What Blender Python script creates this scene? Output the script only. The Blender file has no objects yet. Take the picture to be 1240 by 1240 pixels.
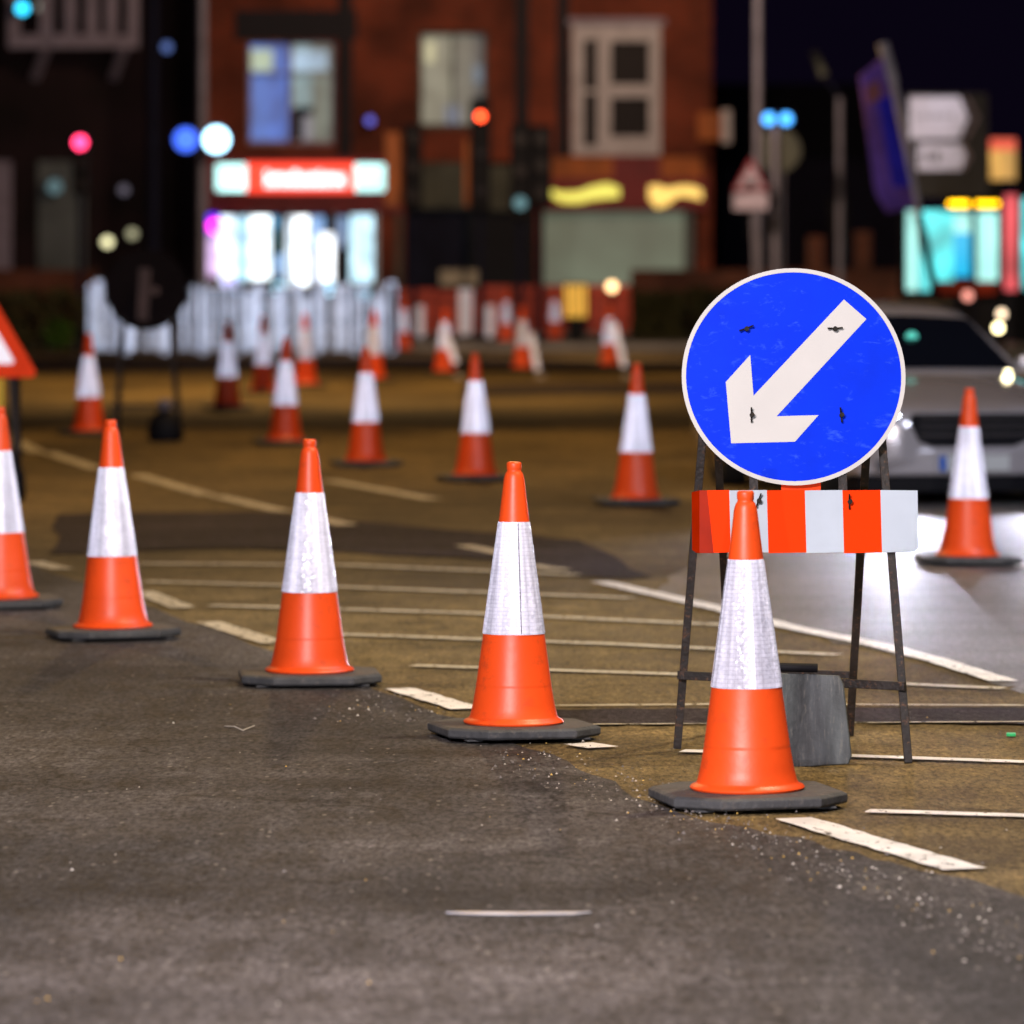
import bpy, bmesh, math, random
from mathutils import Vector, Matrix
random.seed(7)
R = math.radians
scene = bpy.context.scene
COL = scene.collection

# ------------------------------------------------------------------ camera
CAM_H, F, HOR = 1.75, 6000.0, 313.0          # eye height, focal length in photo pixels, horizon row
cam_d = bpy.data.cameras.new("camera")
cam = bpy.data.objects.new("camera", cam_d); COL.objects.link(cam)
cam.location = (0, 0, CAM_H); cam.rotation_euler = (R(90), 0, 0)
cam_d.sensor_width = 36.0
cam_d.lens = 36.0 * F / 1240.0
cam_d.shift_y = -(620.0 - HOR) / 1240.0
cam_d.clip_start = 0.5; cam_d.clip_end = 2000
cam_d.dof.use_dof = True
cam_d.dof.focus_distance = 17.0
cam_d.dof.aperture_fstop = 2.85
scene.camera = cam

# ------------------------------------------------------------------ world, exposure
world = bpy.data.worlds.new("World"); scene.world = world
world.use_nodes = True
wn, wl = world.node_tree.nodes, world.node_tree.links
wn.clear()
wo = wn.new("ShaderNodeOutputWorld")
sky = wn.new("ShaderNodeTexSky"); sky.sky_type = 'NISHITA'; sky.sun_disc = False
sky.sun_elevation = R(-6); sky.sun_rotation = R(200)
b1 = wn.new("ShaderNodeBackground"); b1.inputs[1].default_value = 0.06
b2 = wn.new("ShaderNodeBackground"); b2.inputs[0].default_value = (0.40, 0.22, 0.85, 1); b2.inputs[1].default_value = 0.006
ad = wn.new("ShaderNodeAddShader")
wl.new(sky.outputs[0], b1.inputs[0]); wl.new(b1.outputs[0], ad.inputs[0]); wl.new(b2.outputs[0], ad.inputs[1])
wl.new(ad.outputs[0], wo.inputs[0])
scene.view_settings.view_transform = 'Standard'
scene.view_settings.look = 'None'
scene.view_settings.exposure = 0.0
scene.view_settings.gamma = 1.0
scene.cycles.use_denoising = True
scene.cycles.max_bounces = 6
scene.cycles.sample_clamp_indirect = 4.0
scene.cycles.caustics_reflective = False
scene.cycles.caustics_refractive = False

# ------------------------------------------------------------------ pixel <-> place helpers
def W(px, py, D): return Vector(((px - 620) / F * D, D, CAM_H - (py - HOR) / F * D))
def DG(py): return CAM_H * F / (py - HOR)
def G(px, py, z=0.0):
    D = DG(py); return Vector(((px - 620) / F * D, D, z))

# ------------------------------------------------------------------ lights
def spot(name, loc, target, power, col, size=0.25, angle=150, blend=0.6):
    d = bpy.data.lights.new(name, 'SPOT'); d.energy = power; d.color = col
    d.shadow_soft_size = size; d.spot_size = R(angle); d.spot_blend = blend
    o = bpy.data.objects.new(name, d); COL.objects.link(o)
    o.location = loc
    o.rotation_euler = (Vector(target) - Vector(loc)).to_track_quat('-Z', 'Y').to_euler()
    return o
SODIUM = (1.0, 0.60, 0.22)
# street lighting of the junction: a white lantern over the camera's side of the road, sodium lanterns beyond; unseen fills added
spot("street_or_fill_light", (-2.5, 1.5, 8.0), (0.4, 16, 0.2), 6300, (1.0, 0.91, 0.88), 0.35, 120)
spot("street_or_fill_light", (-2.6, 6.0, 5.2), (0.2, 14, 0.0), 2500, (1.0, 0.88, 0.92), 0.35, 140)  # unseen fill added to brighten the near asphalt
spot("street_or_fill_light", (-3.0, 8.6, 4.2), (-1.0, 11, 0.0), 1250, (1.0, 0.86, 0.92), 0.40, 150)  # second low fill, added to lift the closest foreground
spot("street_or_fill_light", (3.5, 18.5, 8.0), (2.5, 17, 0), 2500, (1.0, 0.80, 0.50), 0.30, 150)  # overhead fill added for the ground round the arrow sign
spot("street_or_fill_light", (6.5, 23.0, 8.5), (6.0, 27, 0), 2600, (0.78, 0.82, 1.0), 0.30, 130)  # neutral fill added for the car's front and the right-hand road
spot("street_or_fill_light", (-6.5, 36.0, 9.0), (-3, 31, 0), 1700, SODIUM, 0.3, 150)
spot("street_or_fill_light", (-1.0, 47.0, 9.0), (-1, 40, 0), 2200, SODIUM, 0.3, 150)
spot("street_or_fill_light", (-3.0, 66.0, 9.0), (-2, 68, 0), 4700, SODIUM, 0.3, 150)
spot("street_or_fill_light", (1.0, 84.0, 7.0), (1, 98, 0), 1900, (1.0, 0.70, 0.50), 0.3, 150)  # fill added from the front for the red barriers
# headlamps of traffic waiting behind the photographer
spot("headlamp_light", (-1.3, -3.5, 0.85), (-1.2, 40, 1.1), 1500, (0.80, 0.84, 1.0), 0.08, 50, 1.0)
spot("headlamp_light", (0.0, -3.5, 0.85), (0.8, 40, 1.1), 1500, (0.80, 0.84, 1.0), 0.08, 50, 1.0)

# ------------------------------------------------------------------ materials
def new_mat(name):
    m = bpy.data.materials.new(name); m.use_nodes = True
    nt = m.node_tree
    return m, nt.nodes, nt.links, nt.nodes["Principled BSDF"]
def mat(name, col, rough=0.5, var=0.15, vscale=3.0, bump=0.0, bscale=60.0, metal=0.0, spec=0.5, coat=0.0, wear=None, wamt=0.0, stretch=None, vary=0.0):
    m, n, l, p = new_mat(name)
    p.inputs['Roughness'].default_value = rough
    p.inputs['Metallic'].default_value = metal
    p.inputs['Specular IOR Level'].default_value = spec
    p.inputs['Coat Weight'].default_value = coat
    tc = n.new("ShaderNodeTexCoord")
    nz = n.new("ShaderNodeTexNoise"); nz.inputs['Scale'].default_value = vscale; nz.inputs['Detail'].default_value = 6
    src = tc.outputs['Object']
    if stretch:
        mp = n.new("ShaderNodeMapping"); mp.inputs['Scale'].default_value = stretch
        l.new(src, mp.inputs['Vector']); src = mp.outputs[0]
    l.new(src, nz.inputs['Vector'])
    mr = n.new("ShaderNodeMapRange"); mr.inputs[1].default_value = 0.3; mr.inputs[2].default_value = 0.7
    mr.inputs[3].default_value = 1 - var; mr.inputs[4].default_value = 1 + var * 0.4
    l.new(nz.outputs[0], mr.inputs[0])
    if vary:
        oi = n.new("ShaderNodeObjectInfo"); ov = n.new("ShaderNodeMapRange")
        ov.inputs[3].default_value = 1 - vary; ov.inputs[4].default_value = 1.0
        l.new(oi.outputs['Random'], ov.inputs[0])
        om = n.new("ShaderNodeMath"); om.operation = 'MULTIPLY'; l.new(mr.outputs[0], om.inputs[0]); l.new(ov.outputs[0], om.inputs[1])
        mr = om
    mx = n.new("ShaderNodeVectorMath"); mx.operation = 'SCALE'; mx.inputs[0].default_value = col[:3]
    l.new(mr.outputs[0], mx.inputs['Scale'])
    out = mx.outputs[0]
    if wear:
        n2 = n.new("ShaderNodeTexNoise"); n2.inputs['Scale'].default_value = vscale * 4; n2.inputs['Detail'].default_value = 8
        n2.inputs['Roughness'].default_value = 0.7
        l.new(src, n2.inputs['Vector'])
        m2 = n.new("ShaderNodeMapRange"); m2.inputs[1].default_value = 0.55; m2.inputs[2].default_value = 0.72
        m2.inputs[3].default_value = 0; m2.inputs[4].default_value = wamt
        l.new(n2.outputs[0], m2.inputs[0])
        mm = n.new("ShaderNodeMix"); mm.data_type = 'RGBA'
        l.new(m2.outputs[0], mm.inputs[0]); l.new(out, mm.inputs[6]); mm.inputs[7].default_value = (*wear, 1)
        out = mm.outputs[2]
    l.new(out, p.inputs['Base Color'])
    if bump:
        n3 = n.new("ShaderNodeTexNoise"); n3.inputs['Scale'].default_value = bscale; n3.inputs['Detail'].default_value = 4
        l.new(tc.outputs['Object'], n3.inputs['Vector'])
        bp = n.new("ShaderNodeBump"); bp.inputs['Strength'].default_value = bump; bp.inputs['Distance'].default_value = 0.01
        l.new(n3.outputs[0], bp.inputs['Height']); l.new(bp.outputs[0], p.inputs['Normal'])
    return m
def glow(name, col, strength, var=0.0, vscale=2.0):
    m, n, l, p = new_mat(name)
    p.inputs['Base Color'].default_value = (0.3, 0.3, 0.3, 1)
    p.inputs['Emission Color'].default_value = (*col, 1)
    p.inputs['Emission Strength'].default_value = strength
    if var:
        tc = n.new("ShaderNodeTexCoord"); nz = n.new("ShaderNodeTexNoise"); nz.inputs['Scale'].default_value = vscale
        l.new(tc.outputs['Object'], nz.inputs['Vector'])
        mr = n.new("ShaderNodeMapRange"); mr.inputs[1].default_value = 0.35; mr.inputs[2].default_value = 0.65
        mr.inputs[3].default_value = strength * (1 - var); mr.inputs[4].default_value = strength * (1 + var)
        l.new(nz.outputs[0], mr.inputs[0]); l.new(mr.outputs[0], p.inputs['Emission Strength'])
    return m
def retro(name, col, diff_rough=0.45, amount=0.25, rough=0.22, grid=None, var=0.08, smudge=0.0):
    """Retroreflective road sheeting: a painted base plus a lobe that sends light back towards its own source."""
    m, n, l, p = new_mat(name)
    p.inputs['Roughness'].default_value = diff_rough; p.inputs['Specular IOR Level'].default_value = 0.05
    tc = n.new("ShaderNodeTexCoord")
    nz = n.new("ShaderNodeTexNoise"); nz.inputs['Scale'].default_value = 7; nz.inputs['Detail'].default_value = 8
    l.new(tc.outputs['Object'], nz.inputs['Vector'])
    mr = n.new("ShaderNodeMapRange"); mr.inputs[1].default_value = 0.3; mr.inputs[2].default_value = 0.7
    mr.inputs[3].default_value = 1 - var; mr.inputs[4].default_value = 1.0
    l.new(nz.outputs[0], mr.inputs[0])
    fac = mr.outputs[0]
    bumpin = None
    if grid:
        uv = n.new("ShaderNodeUVMap")
        br = n.new("ShaderNodeTexBrick"); br.offset = 0.0; br.inputs['Scale'].default_value = 1.0
        br.inputs['Brick Width'].default_value = grid[0]; br.inputs['Row Height'].default_value = grid[1]
        br.inputs['Mortar Size'].default_value = grid[2]; br.inputs['Mortar Smooth'].default_value = 0.4
        br.inputs['Color1'].default_value = (1, 1, 1, 1); br.inputs['Color2'].default_value = (.90, .90, .92, 1)
        br.inputs['Mortar'].default_value = (.74, .73, .78, 1)
        l.new(uv.outputs[0], br.inputs['Vector'])
        # crumpled film, its sparkle put in as a slight colour mottle
        n5 = n.new("ShaderNodeTexVoronoi"); n5.inputs['Scale'].default_value = 55
        l.new(tc.outputs['Object'], n5.inputs['Vector'])
        m5 = n.new("ShaderNodeMapRange"); m5.inputs[3].default_value = 0.93; m5.inputs[4].default_value = 1.04
        m5.inputs[2].default_value = 0.7
        l.new(n5.outputs['Distance'], m5.inputs[0])
        # brightness of the film's facets painted as long vertical bands round the cone
        mpf = n.new("ShaderNodeMapping"); mpf.inputs['Scale'].default_value = (16, 0.6, 1)
        l.new(uv.outputs[0], mpf.inputs['Vector'])
        nf = n.new("ShaderNodeTexNoise"); nf.inputs['Scale'].default_value = 1.0; nf.inputs['Detail'].default_value = 3
        l.new(mpf.outputs[0], nf.inputs['Vector'])
        mf = n.new("ShaderNodeMapRange"); mf.inputs[1].default_value = .38; mf.inputs[2].default_value = .60
        mf.inputs[3].default_value = .66; mf.inputs[4].default_value = 1.24
        l.new(nf.outputs[0], mf.inputs[0])
        m7 = n.new("ShaderNodeMath"); m7.operation = 'MULTIPLY'
        l.new(fac, m7.inputs[0]); l.new(mf.outputs[0], m7.inputs[1])
        mm = n.new("ShaderNodeMath"); mm.operation = 'MULTIPLY'
        l.new(m7.outputs[0], mm.inputs[0]); l.new(m5.outputs[0], mm.inputs[1])
        m6 = n.new("ShaderNodeMath"); m6.operation = 'MULTIPLY'
        l.new(mm.outputs[0], m6.inputs[0]); l.new(br.outputs['Color'], m6.inputs[1])
        fac = m6.outputs[0]; bumpin = m6.outputs[0]
    mx = n.new("ShaderNodeVectorMath"); mx.operation = 'SCALE'; mx.inputs[0].default_value = col[:3]
    l.new(fac, mx.inputs['Scale'])
    out = mx.outputs[0]
    if smudge:
        n2 = n.new("ShaderNodeTexNoise"); n2.inputs['Scale'].default_value = 14; n2.inputs['Detail'].default_value = 12
        n2.inputs['Roughness'].default_value = .72; n2.inputs['Distortion'].default_value = .35
        mp = n.new("ShaderNodeMapping"); mp.inputs['Scale'].default_value = (1, 1, 2.2); mp.inputs['Rotation'].default_value = (0, .5, 0)
        l.new(tc.outputs['Object'], mp.inputs['Vector']); l.new(mp.outputs[0], n2.inputs['Vector'])
        m2 = n.new("ShaderNodeMapRange"); m2.inputs[1].default_value = 0.56; m2.inputs[2].default_value = 0.72
        m2.inputs[3].default_value = 0; m2.inputs[4].default_value = smudge
        l.new(n2.outputs[0], m2.inputs[0])
        mm = n.new("ShaderNodeMix"); mm.data_type = 'RGBA'
        l.new(m2.outputs[0], mm.inputs[0]); l.new(out, mm.inputs[6]); mm.inputs[7].default_value = (.16, .40, .80, 1)
        out = mm.outputs[2]
    l.new(out, p.inputs['Base Color'])
    if bumpin:
        # each prism cell of the film is tilted its own way, so it glints
        vg = n.new("ShaderNodeTexVoronoi"); vg.inputs['Scale'].default_value = 130
        l.new(tc.outputs['Object'], vg.inputs['Vector'])
        sb = n.new("ShaderNodeVectorMath"); sb.operation = 'SUBTRACT'; sb.inputs[1].default_value = (.5, .5, .5); l.new(vg.outputs['Color'], sb.inputs[0])
        sc = n.new("ShaderNodeVectorMath"); sc.operation = 'SCALE'; sc.inputs['Scale'].default_value = .45; l.new(sb.outputs[0], sc.inputs[0])
        gn = n.new("ShaderNodeNewGeometry"); av = n.new("ShaderNodeVectorMath"); l.new(gn.outputs['Normal'], av.inputs[0]); l.new(sc.outputs[0], av.inputs[1])
        nn = n.new("ShaderNodeVectorMath"); nn.operation = 'NORMALIZE'; l.new(av.outputs[0], nn.inputs[0])
        l.new(nn.outputs[0], p.inputs['Normal'])
        p.inputs['Specular IOR Level'].default_value = 0.9; p.inputs['Roughness'].default_value = 0.22
    g = n.new("ShaderNodeBsdfAnisotropic"); g.inputs['Roughness'].default_value = rough
    geo = n.new("ShaderNodeNewGeometry"); l.new(geo.outputs['Incoming'], g.inputs['Normal'])
    l.new(out, g.inputs['Color'])
    ms = n.new("ShaderNodeMixShader"); ms.inputs[0].default_value = amount
    o = n["Material Output"]
    l.new(p.outputs[0], ms.inputs[1]); l.new(g.outputs[0], ms.inputs[2]); l.new(ms.outputs[0], o.inputs['Surface'])
    return m
def asphalt(name, dark, light, stone, rough=0.74, bump=0.9, stones=0.3, spec=.14):
    m, n, l, p = new_mat(name)
    tc = n.new("ShaderNodeTexCoord")
    def noise(s, d=6, r=0.6, sc=None):
        x = n.new("ShaderNodeTexNoise"); x.inputs['Scale'].default_value = s; x.inputs['Detail'].default_value = d
        x.inputs['Roughness'].default_value = r
        if sc:
            mp = n.new("ShaderNodeMapping"); mp.inputs['Scale'].default_value = sc
            l.new(tc.outputs['Object'], mp.inputs['Vector']); l.new(mp.outputs[0], x.inputs['Vector'])
        else: l.new(tc.outputs['Object'], x.inputs['Vector'])
        return x.outputs[0]
    def rng(i, a, b, c, d):
        x = n.new("ShaderNodeMapRange"); l.new(i, x.inputs[0])
        for k, v in zip((1, 2, 3, 4), (a, b, c, d)): x.inputs[k].default_value = v
        return x.outputs[0]
    def mix(f, a, b):
        x = n.new("ShaderNodeMix"); x.data_type = 'RGBA'
        l.new(f, x.inputs[0])
        for i, v in ((6, a), (7, b)):
            if isinstance(v, tuple): x.inputs[i].default_value = (*v, 1)
            else: l.new(v, x.inputs[i])
        return x.outputs[2]
    big = noise(0.35, 8, 0.62, (1, 0.45, 1))
    fine = noise(52, 6, 0.8, (1, 0.26, 1))
    med = noise(9, 9, 0.74, (1, .32, 1))
    c = mix(rng(big, .40, .60, 0, 1), dark, light)
    track = noise(0.9, 5, .6, (.35, 1.6, 1))
    cv = n.new("ShaderNodeTexVoronoi"); cv.feature = 'DISTANCE_TO_EDGE'; cv.inputs['Scale'].default_value = 0.42
    dz = n.new("ShaderNodeTexNoise"); dz.inputs['Scale'].default_value = 2.2; dz.inputs['Detail'].default_value = 6
    l.new(tc.outputs['Object'], dz.inputs['Vector'])
    dm = n.new("ShaderNodeVectorMath"); dm.operation = 'MULTIPLY_ADD'; dm.inputs[1].default_value = (.9, .9, .9)
    l.new(dz.outputs['Color'], dm.inputs[0]); l.new(tc.outputs['Object'], dm.inputs[2]); l.new(dm.outputs[0], cv.inputs['Vector'])
    ck = n.new("ShaderNodeMath"); ck.operation = 'MAXIMUM'
    l.new(rng(cv.outputs['Distance'], .003, .012, .6, 1), ck.inputs[0]); l.new(rng(big, .44, .50, 1, 0), ck.inputs[1])
    tk = n.new("ShaderNodeMath"); tk.operation = 'MULTIPLY'; l.new(rng(track, .35, .65, .72, 1.18), tk.inputs[0]); l.new(ck.outputs[0], tk.inputs[1])
    cc = n.new("ShaderNodeVectorMath"); cc.operation = 'SCALE'; l.new(c, cc.inputs[0]); l.new(tk.outputs[0], cc.inputs['Scale']); c = cc.outputs[0]
    x = n.new("ShaderNodeMath"); x.operation = 'MULTIPLY'
    l.new(rng(fine, .33, .67, .22, 1.95), x.inputs[0]); l.new(rng(med, .34, .66, .58, 1.42), x.inputs[1])
    v = n.new("ShaderNodeVectorMath"); v.operation = 'SCALE'
    l.new(c, v.inputs[0]); l.new(x.outputs[0], v.inputs['Scale'])
    vo = n.new("ShaderNodeTexVoronoi"); vo.inputs['Scale'].default_value = 34
    mp = n.new("ShaderNodeMapping"); mp.inputs['Scale'].default_value = (1, 0.3, 1)
    l.new(tc.outputs['Object'], mp.inputs['Vector']); l.new(mp.outputs[0], vo.inputs['Vector'])
    sp = n.new("ShaderNodeSeparateColor"); l.new(vo.outputs['Color'], sp.inputs[0])
    dn = n.new("ShaderNodeMath"); dn.operation = 'LESS_THAN'; dn.inputs[1].default_value = 0.26
    l.new(vo.outputs['Distance'], dn.inputs[0])
    pk = rng(sp.outputs[0], .86, .96, 0, stones)
    k = n.new("ShaderNodeMath"); k.operation = 'MULTIPLY'; l.new(dn.outputs[0], k.inputs[0]); l.new(pk, k.inputs[1])
    c2 = mix(k.outputs[0], v.outputs[0], stone)
    l.new(c2, p.inputs['Base Color'])
    l.new(rng(med, .3, .7, rough - .10, rough + .12), p.inputs['Roughness'])
    p.inputs['Specular IOR Level'].default_value = spec
    bp = n.new("ShaderNodeBump"); bp.inputs['Strength'].default_value = bump; bp.inputs['Distance'].default_value = 0.012
    s2 = n.new("ShaderNodeMath"); s2.operation = 'ADD'
    l.new(noise(75, 4, .7, (1, .5, 1)), s2.inputs[0]); l.new(med, s2.inputs[1])
    l.new(s2.outputs[0], bp.inputs['Height']); l.new(bp.outputs[0], p.inputs['Normal'])
    return m
def paint_line(name, col, worn, amt):
    m = mat(name, col, 0.6, 0.25, 6, 0.4, 80)
    n, l = m.node_tree.nodes, m.node_tree.links
    p = n["Principled BSDF"]; src = p.inputs['Base Color'].links[0].from_socket
    tc = n.new("ShaderNodeTexCoord"); z = n.new("ShaderNodeTexNoise"); z.inputs['Scale'].default_value = 26
    z.inputs['Detail'].default_value = 8; z.inputs['Roughness'].default_value = .75
    mp = n.new("ShaderNodeMapping"); mp.inputs['Scale'].default_value = (1, .35, 1)
    l.new(tc.outputs['Object'], mp.inputs[0]); l.new(mp.outputs[0], z.inputs['Vector'])
    mr = n.new("ShaderNodeMapRange"); mr.inputs[1].default_value = amt; mr.inputs[2].default_value = amt + .08
    l.new(z.outputs[0], mr.inputs[0])
    tr = n.new("ShaderNodeBsdfTransparent"); ms = n.new("ShaderNodeMixShader")
    l.new(mr.outputs[0], ms.inputs[0]); l.new(p.outputs[0], ms.inputs[1]); l.new(tr.outputs[0], ms.inputs[2])
    l.new(ms.outputs[0], n["Material Output"].inputs['Surface'])
    return m
def brick(name, c1, c2, mort, s=1.0):
    m, n, l, p = new_mat(name)
    tc = n.new("ShaderNodeTexCoord")
    mp = n.new("ShaderNodeMapping"); mp.inputs['Rotation'].default_value = (R(90), 0, 0)
    br = n.new("ShaderNodeTexBrick"); br.inputs['Scale'].default_value = s
    br.inputs['Brick Width'].default_value = .225; br.inputs['Row Height'].default_value = .075; br.inputs['Mortar Size'].default_value = .01
    br.inputs['Color1'].default_value = (*c1, 1); br.inputs['Color2'].default_value = (*c2, 1); br.inputs['Mortar'].default_value = (*mort, 1)
    l.new(tc.outputs['Object'], mp.inputs[0]); l.new(mp.outputs[0], br.inputs[0]); 
    so = n.new("ShaderNodeTexNoise"); so.inputs['Scale'].default_value = .55; so.inputs['Detail'].default_value = 5
    l.new(tc.outputs['Object'], so.inputs['Vector'])
    sm = n.new("ShaderNodeMapRange"); sm.inputs[1].default_value = .38; sm.inputs[2].default_value = .62; sm.inputs[3].default_value = .45; sm.inputs[4].default_value = 1.35
    l.new(so.outputs[0], sm.inputs[0])
    sv = n.new("ShaderNodeVectorMath"); sv.operation = 'SCALE'; l.new(br.outputs[0], sv.inputs[0]); l.new(sm.outputs[0], sv.inputs['Scale'])
    l.new(sv.outputs[0], p.inputs['Base Color'])
    p.inputs['Roughness'].default_value = .85
    return m

M = dict(
    orange=mat("cone_orange", (1.0, 0.095, 0.012), 0.42, 0.16, 3, 0.08, 30, wear=(.30, .045, .02), wamt=.55, vary=.16),
    sleeve=retro("cone_sleeve", (0.74, 0.71, 0.80), 0.30, 0.09, 0.13, grid=(0.026, 0.0135, 0.0011), var=.15),
    seam=mat("sleeve_seam", (0.03, 0.03, 0.035), 0.7),
    rubber=mat("recycled_rubber", (0.060, 0.062, 0.066), 0.75, 0.35, 9, 0.5, 40, wear=(.16, .14, .12), wamt=.6),
    asph_new=asphalt("dark_asphalt", (0.036, 0.034, 0.035), (0.104, 0.094, 0.092), (0.42, 0.38, 0.34)),
    asph_old=asphalt("worn_olive_asphalt", (0.088, 0.064, 0.032), (0.205, 0.146, 0.062), (0.30, 0.26, 0.16), stones=.3),
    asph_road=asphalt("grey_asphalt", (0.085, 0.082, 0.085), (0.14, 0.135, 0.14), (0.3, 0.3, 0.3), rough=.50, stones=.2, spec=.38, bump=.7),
    asph_patch=asphalt("tar_patch", (0.030, 0.024, 0.028), (0.050, 0.040, 0.042), (0.15, 0.13, 0.12), spec=.06),
    line=paint_line("white_road_paint", (0.84, 0.82, 0.80), (.20, .17, .13), .56),
    line_sodium=paint_line("worn_sodium_paint", (0.56, 0.50, 0.37), (.16, .12, .06), .54),  # worn paint, with the sodium light's yellow put into the colour
    kerb=mat("kerb_stone", (0.34, 0.32, 0.30), 0.8, 0.3, 1.5, 0.3, 20),
    paving=mat("pavement_slabs", (0.22, 0.20, 0.18), 0.8, 0.35, 1.2, 0.3, 20),
    blue=retro("blue_sheeting", (0.0, 0.034, 0.80), 0.42, 0.04, 0.30, var=.16, smudge=.20),
    white=retro("white_sheeting", (0.66, 0.65, 0.61), 0.35, 0.02, 0.30, var=.05),
    bwhite=retro("pale_board_sheeting", (0.54, 0.61, 0.68), 0.35, 0.03, 0.30, var=.10),
    borange=retro("orange_board_sheeting", (0.95, 0.045, 0.0), 0.30, 0.03, 0.30, var=.06),
    borange_shade=mat("shaded_crease_sheeting", (0.42, 0.018, 0.0), 0.18, 0.2, 8),  # darker copy of the board orange: crease shade put in the colour
    steel=mat("galvanised_edge", (0.62, 0.62, 0.62), 0.4, 0.2, 8, metal=.3),
    rust=mat("dark_rusty_steel", (0.020, 0.015, 0.013), 0.65, 0.5, 12, 0.5, 60, wear=(.16, .07, .03), wamt=.95),
    nut=mat("black_wing_nut", (0.02, 0.017, 0.014), 0.5, 0.3, 40, wear=(.10, .06, .015), wamt=.5, spec=.1),
    mat_grey=mat("scuffed_fold_rubber", (0.10, 0.115, 0.118), 0.6, 0.75, 9, 0.5, 30, wear=(.26, .24, .19), wamt=.6, stretch=(2.2, 1, .35)),  # scuffs, plus light and dark fold streaks painted into the colour
    black=mat("black_plastic", (0.008, 0.008, 0.011), 0.6, 0.2, spec=.15),
    signback=mat("dull_black_back", (0.012, 0.009, 0.011), 0.9, 0.2, spec=0.1),
    channel=mat("sign_channel", (0.11, 0.07, 0.07), 0.7, 0.4, 6),
    yellow=mat("yellow_plate", (0.85, 0.55, 0.01), 0.5, 0.1),
    red=retro("red_sheeting", (0.95, 0.06, 0.01), 0.35, 0.08, 0.30),
    bred=mat("red_plastic_barrier", (0.60, 0.055, 0.015), 0.5, 0.35, 2),
    bwh=retro("barrier_reflector", (0.85, 0.80, 0.82), 0.5, 0.22, 0.26),
    byel=glow("amber_lightbox", (1.0, 0.48, 0.02), 0.9),
    rail=retro("rail_streak_sheeting", (0.62, 0.76, 1.0), 0.4, 0.5, 0.22, var=.5),  # blue-white light streaks on the railing put into reflective sheeting
    railbar=mat('dull_rail_gap_tone', (.11, .17, .32), .5, .3), galv=mat("galvanised_pole", (0.22, 0.21, 0.27), 0.5, 0.3, 3),  # railbar: dark gaps between the bright streaks put into the bar colour
    dpole=mat("dark_blue_pole", (0.012, 0.014, 0.036), 0.6, 0.3, 3, spec=.15),
    brick_red=brick("red_brick", (0.32, 0.050, 0.016), (0.22, 0.034, 0.014), (.16, .07, .04)),
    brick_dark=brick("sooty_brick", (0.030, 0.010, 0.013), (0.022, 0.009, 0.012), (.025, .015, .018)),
    brick_wall=brick("garden_brick", (0.30, 0.075, 0.03), (0.22, 0.05, 0.025), (.2, .12, .08)),
    slate=mat("slate", (0.035, 0.035, 0.045), 0.7, .3),
    lintel=mat("dark_lintel", (0.022, 0.020, 0.028), 0.8),
    wframe=mat("white_painted_wood", (0.80, 0.76, 0.80), 0.6, .2),
    dglass=mat("dark_window_glass", (0.018, 0.012, 0.012), 0.45, spec=.2),
    bframe=mat("dull_lilac_paint", (0.50, 0.44, 0.56), 0.7, .3),
    doorpane=mat("pale_painted_door", (0.22, 0.26, 0.26), 0.7, .4, 1),
    shopred=mat("shop_red_panel", (0.30, 0.02, 0.02), 0.5, .3),
    shopgrey=mat("grey_green_shutter", (0.22, 0.28, 0.22), 0.7, .3, 1.0),
    tealgrey=mat("dull_board", (0.12, 0.13, 0.10), 0.7, .5, 1.5),
    orangewood=mat("orange_paint_or_glow", (0.62, 0.17, 0.03), 0.6, .4, 1.5),  # board paint; on the signals it carries the orange glow
    dark=mat("dark_interior", (0.010, 0.012, 0.020), 0.8, .3),
    hedge=mat("hedge_leaf", (0.060, 0.055, 0.014), 0.7, .5, 3), hedge_g=mat("bright_hedge_leaf", (0.06, 0.16, 0.01), 0.6, .4, 3),
    silver=mat("silver_car_paint", (0.60, 0.58, 0.61), 0.22, 0.06, 1, metal=.4, coat=.6),
    cglass=mat("car_glass", (0.006, 0.008, 0.014), 0.06, 0, spec=.5),
    chrome=mat("chrome", (0.6, 0.6, 0.62), 0.15, 0, metal=1),
    tyre=mat("tyre_rubber", (0.012, 0.012, 0.012), 0.8),
    plate=mat("pale_number_plate", (0.62, 0.66, 0.66), 0.4, .05), plateblue=mat("blue_plate_band", (0.03, 0.14, 0.60), 0.4),
    flag=mat("purple_banner_cloth", (0.34, 0.16, 0.85), 0.8, .6, 1.6), flag2=mat("blue_banner_cloth", (0.05, 0.04, 1.0), 0.8, .3, 2),
    flagspot=mat("pink_banner_patch", (0.55, 0.20, 0.22), 0.8),
    signgrey=mat("direction_sign_grey", (0.075, 0.080, 0.088), 0.6, .2), signwhite=retro("direction_sign_white", (0.85, 0.80, 0.88), .5, .30, .24, var=.2),
    lamp_cyanwin=glow("cyan_window_light", (0.10, 0.86, 0.88), 1.2, .45, 1.3), lamp_blue2=glow("azure_panel_light", (0.0, 0.55, 0.95), 1.0),
    lamp_mint=glow("mint_window_light", (0.45, 1.0, 0.92), 1.2, .2, 1.0),
    stripwhite=mat("pale_scrap_metal", (0.42, 0.43, 0.48), 0.4, .3, 12), green=mat("green_plastic", (0.0, 0.45, 0.10), 0.4),
    stone=mat("pale_grit", (0.48, 0.44, 0.39), 0.6, .3, 30), stone_y=mat("amber_grit", (0.62, 0.40, 0.10), 0.4, .3, 30), stone_d=mat("dark_grit", (0.16, 0.14, 0.13), 0.7, .3, 30),
)

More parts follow.
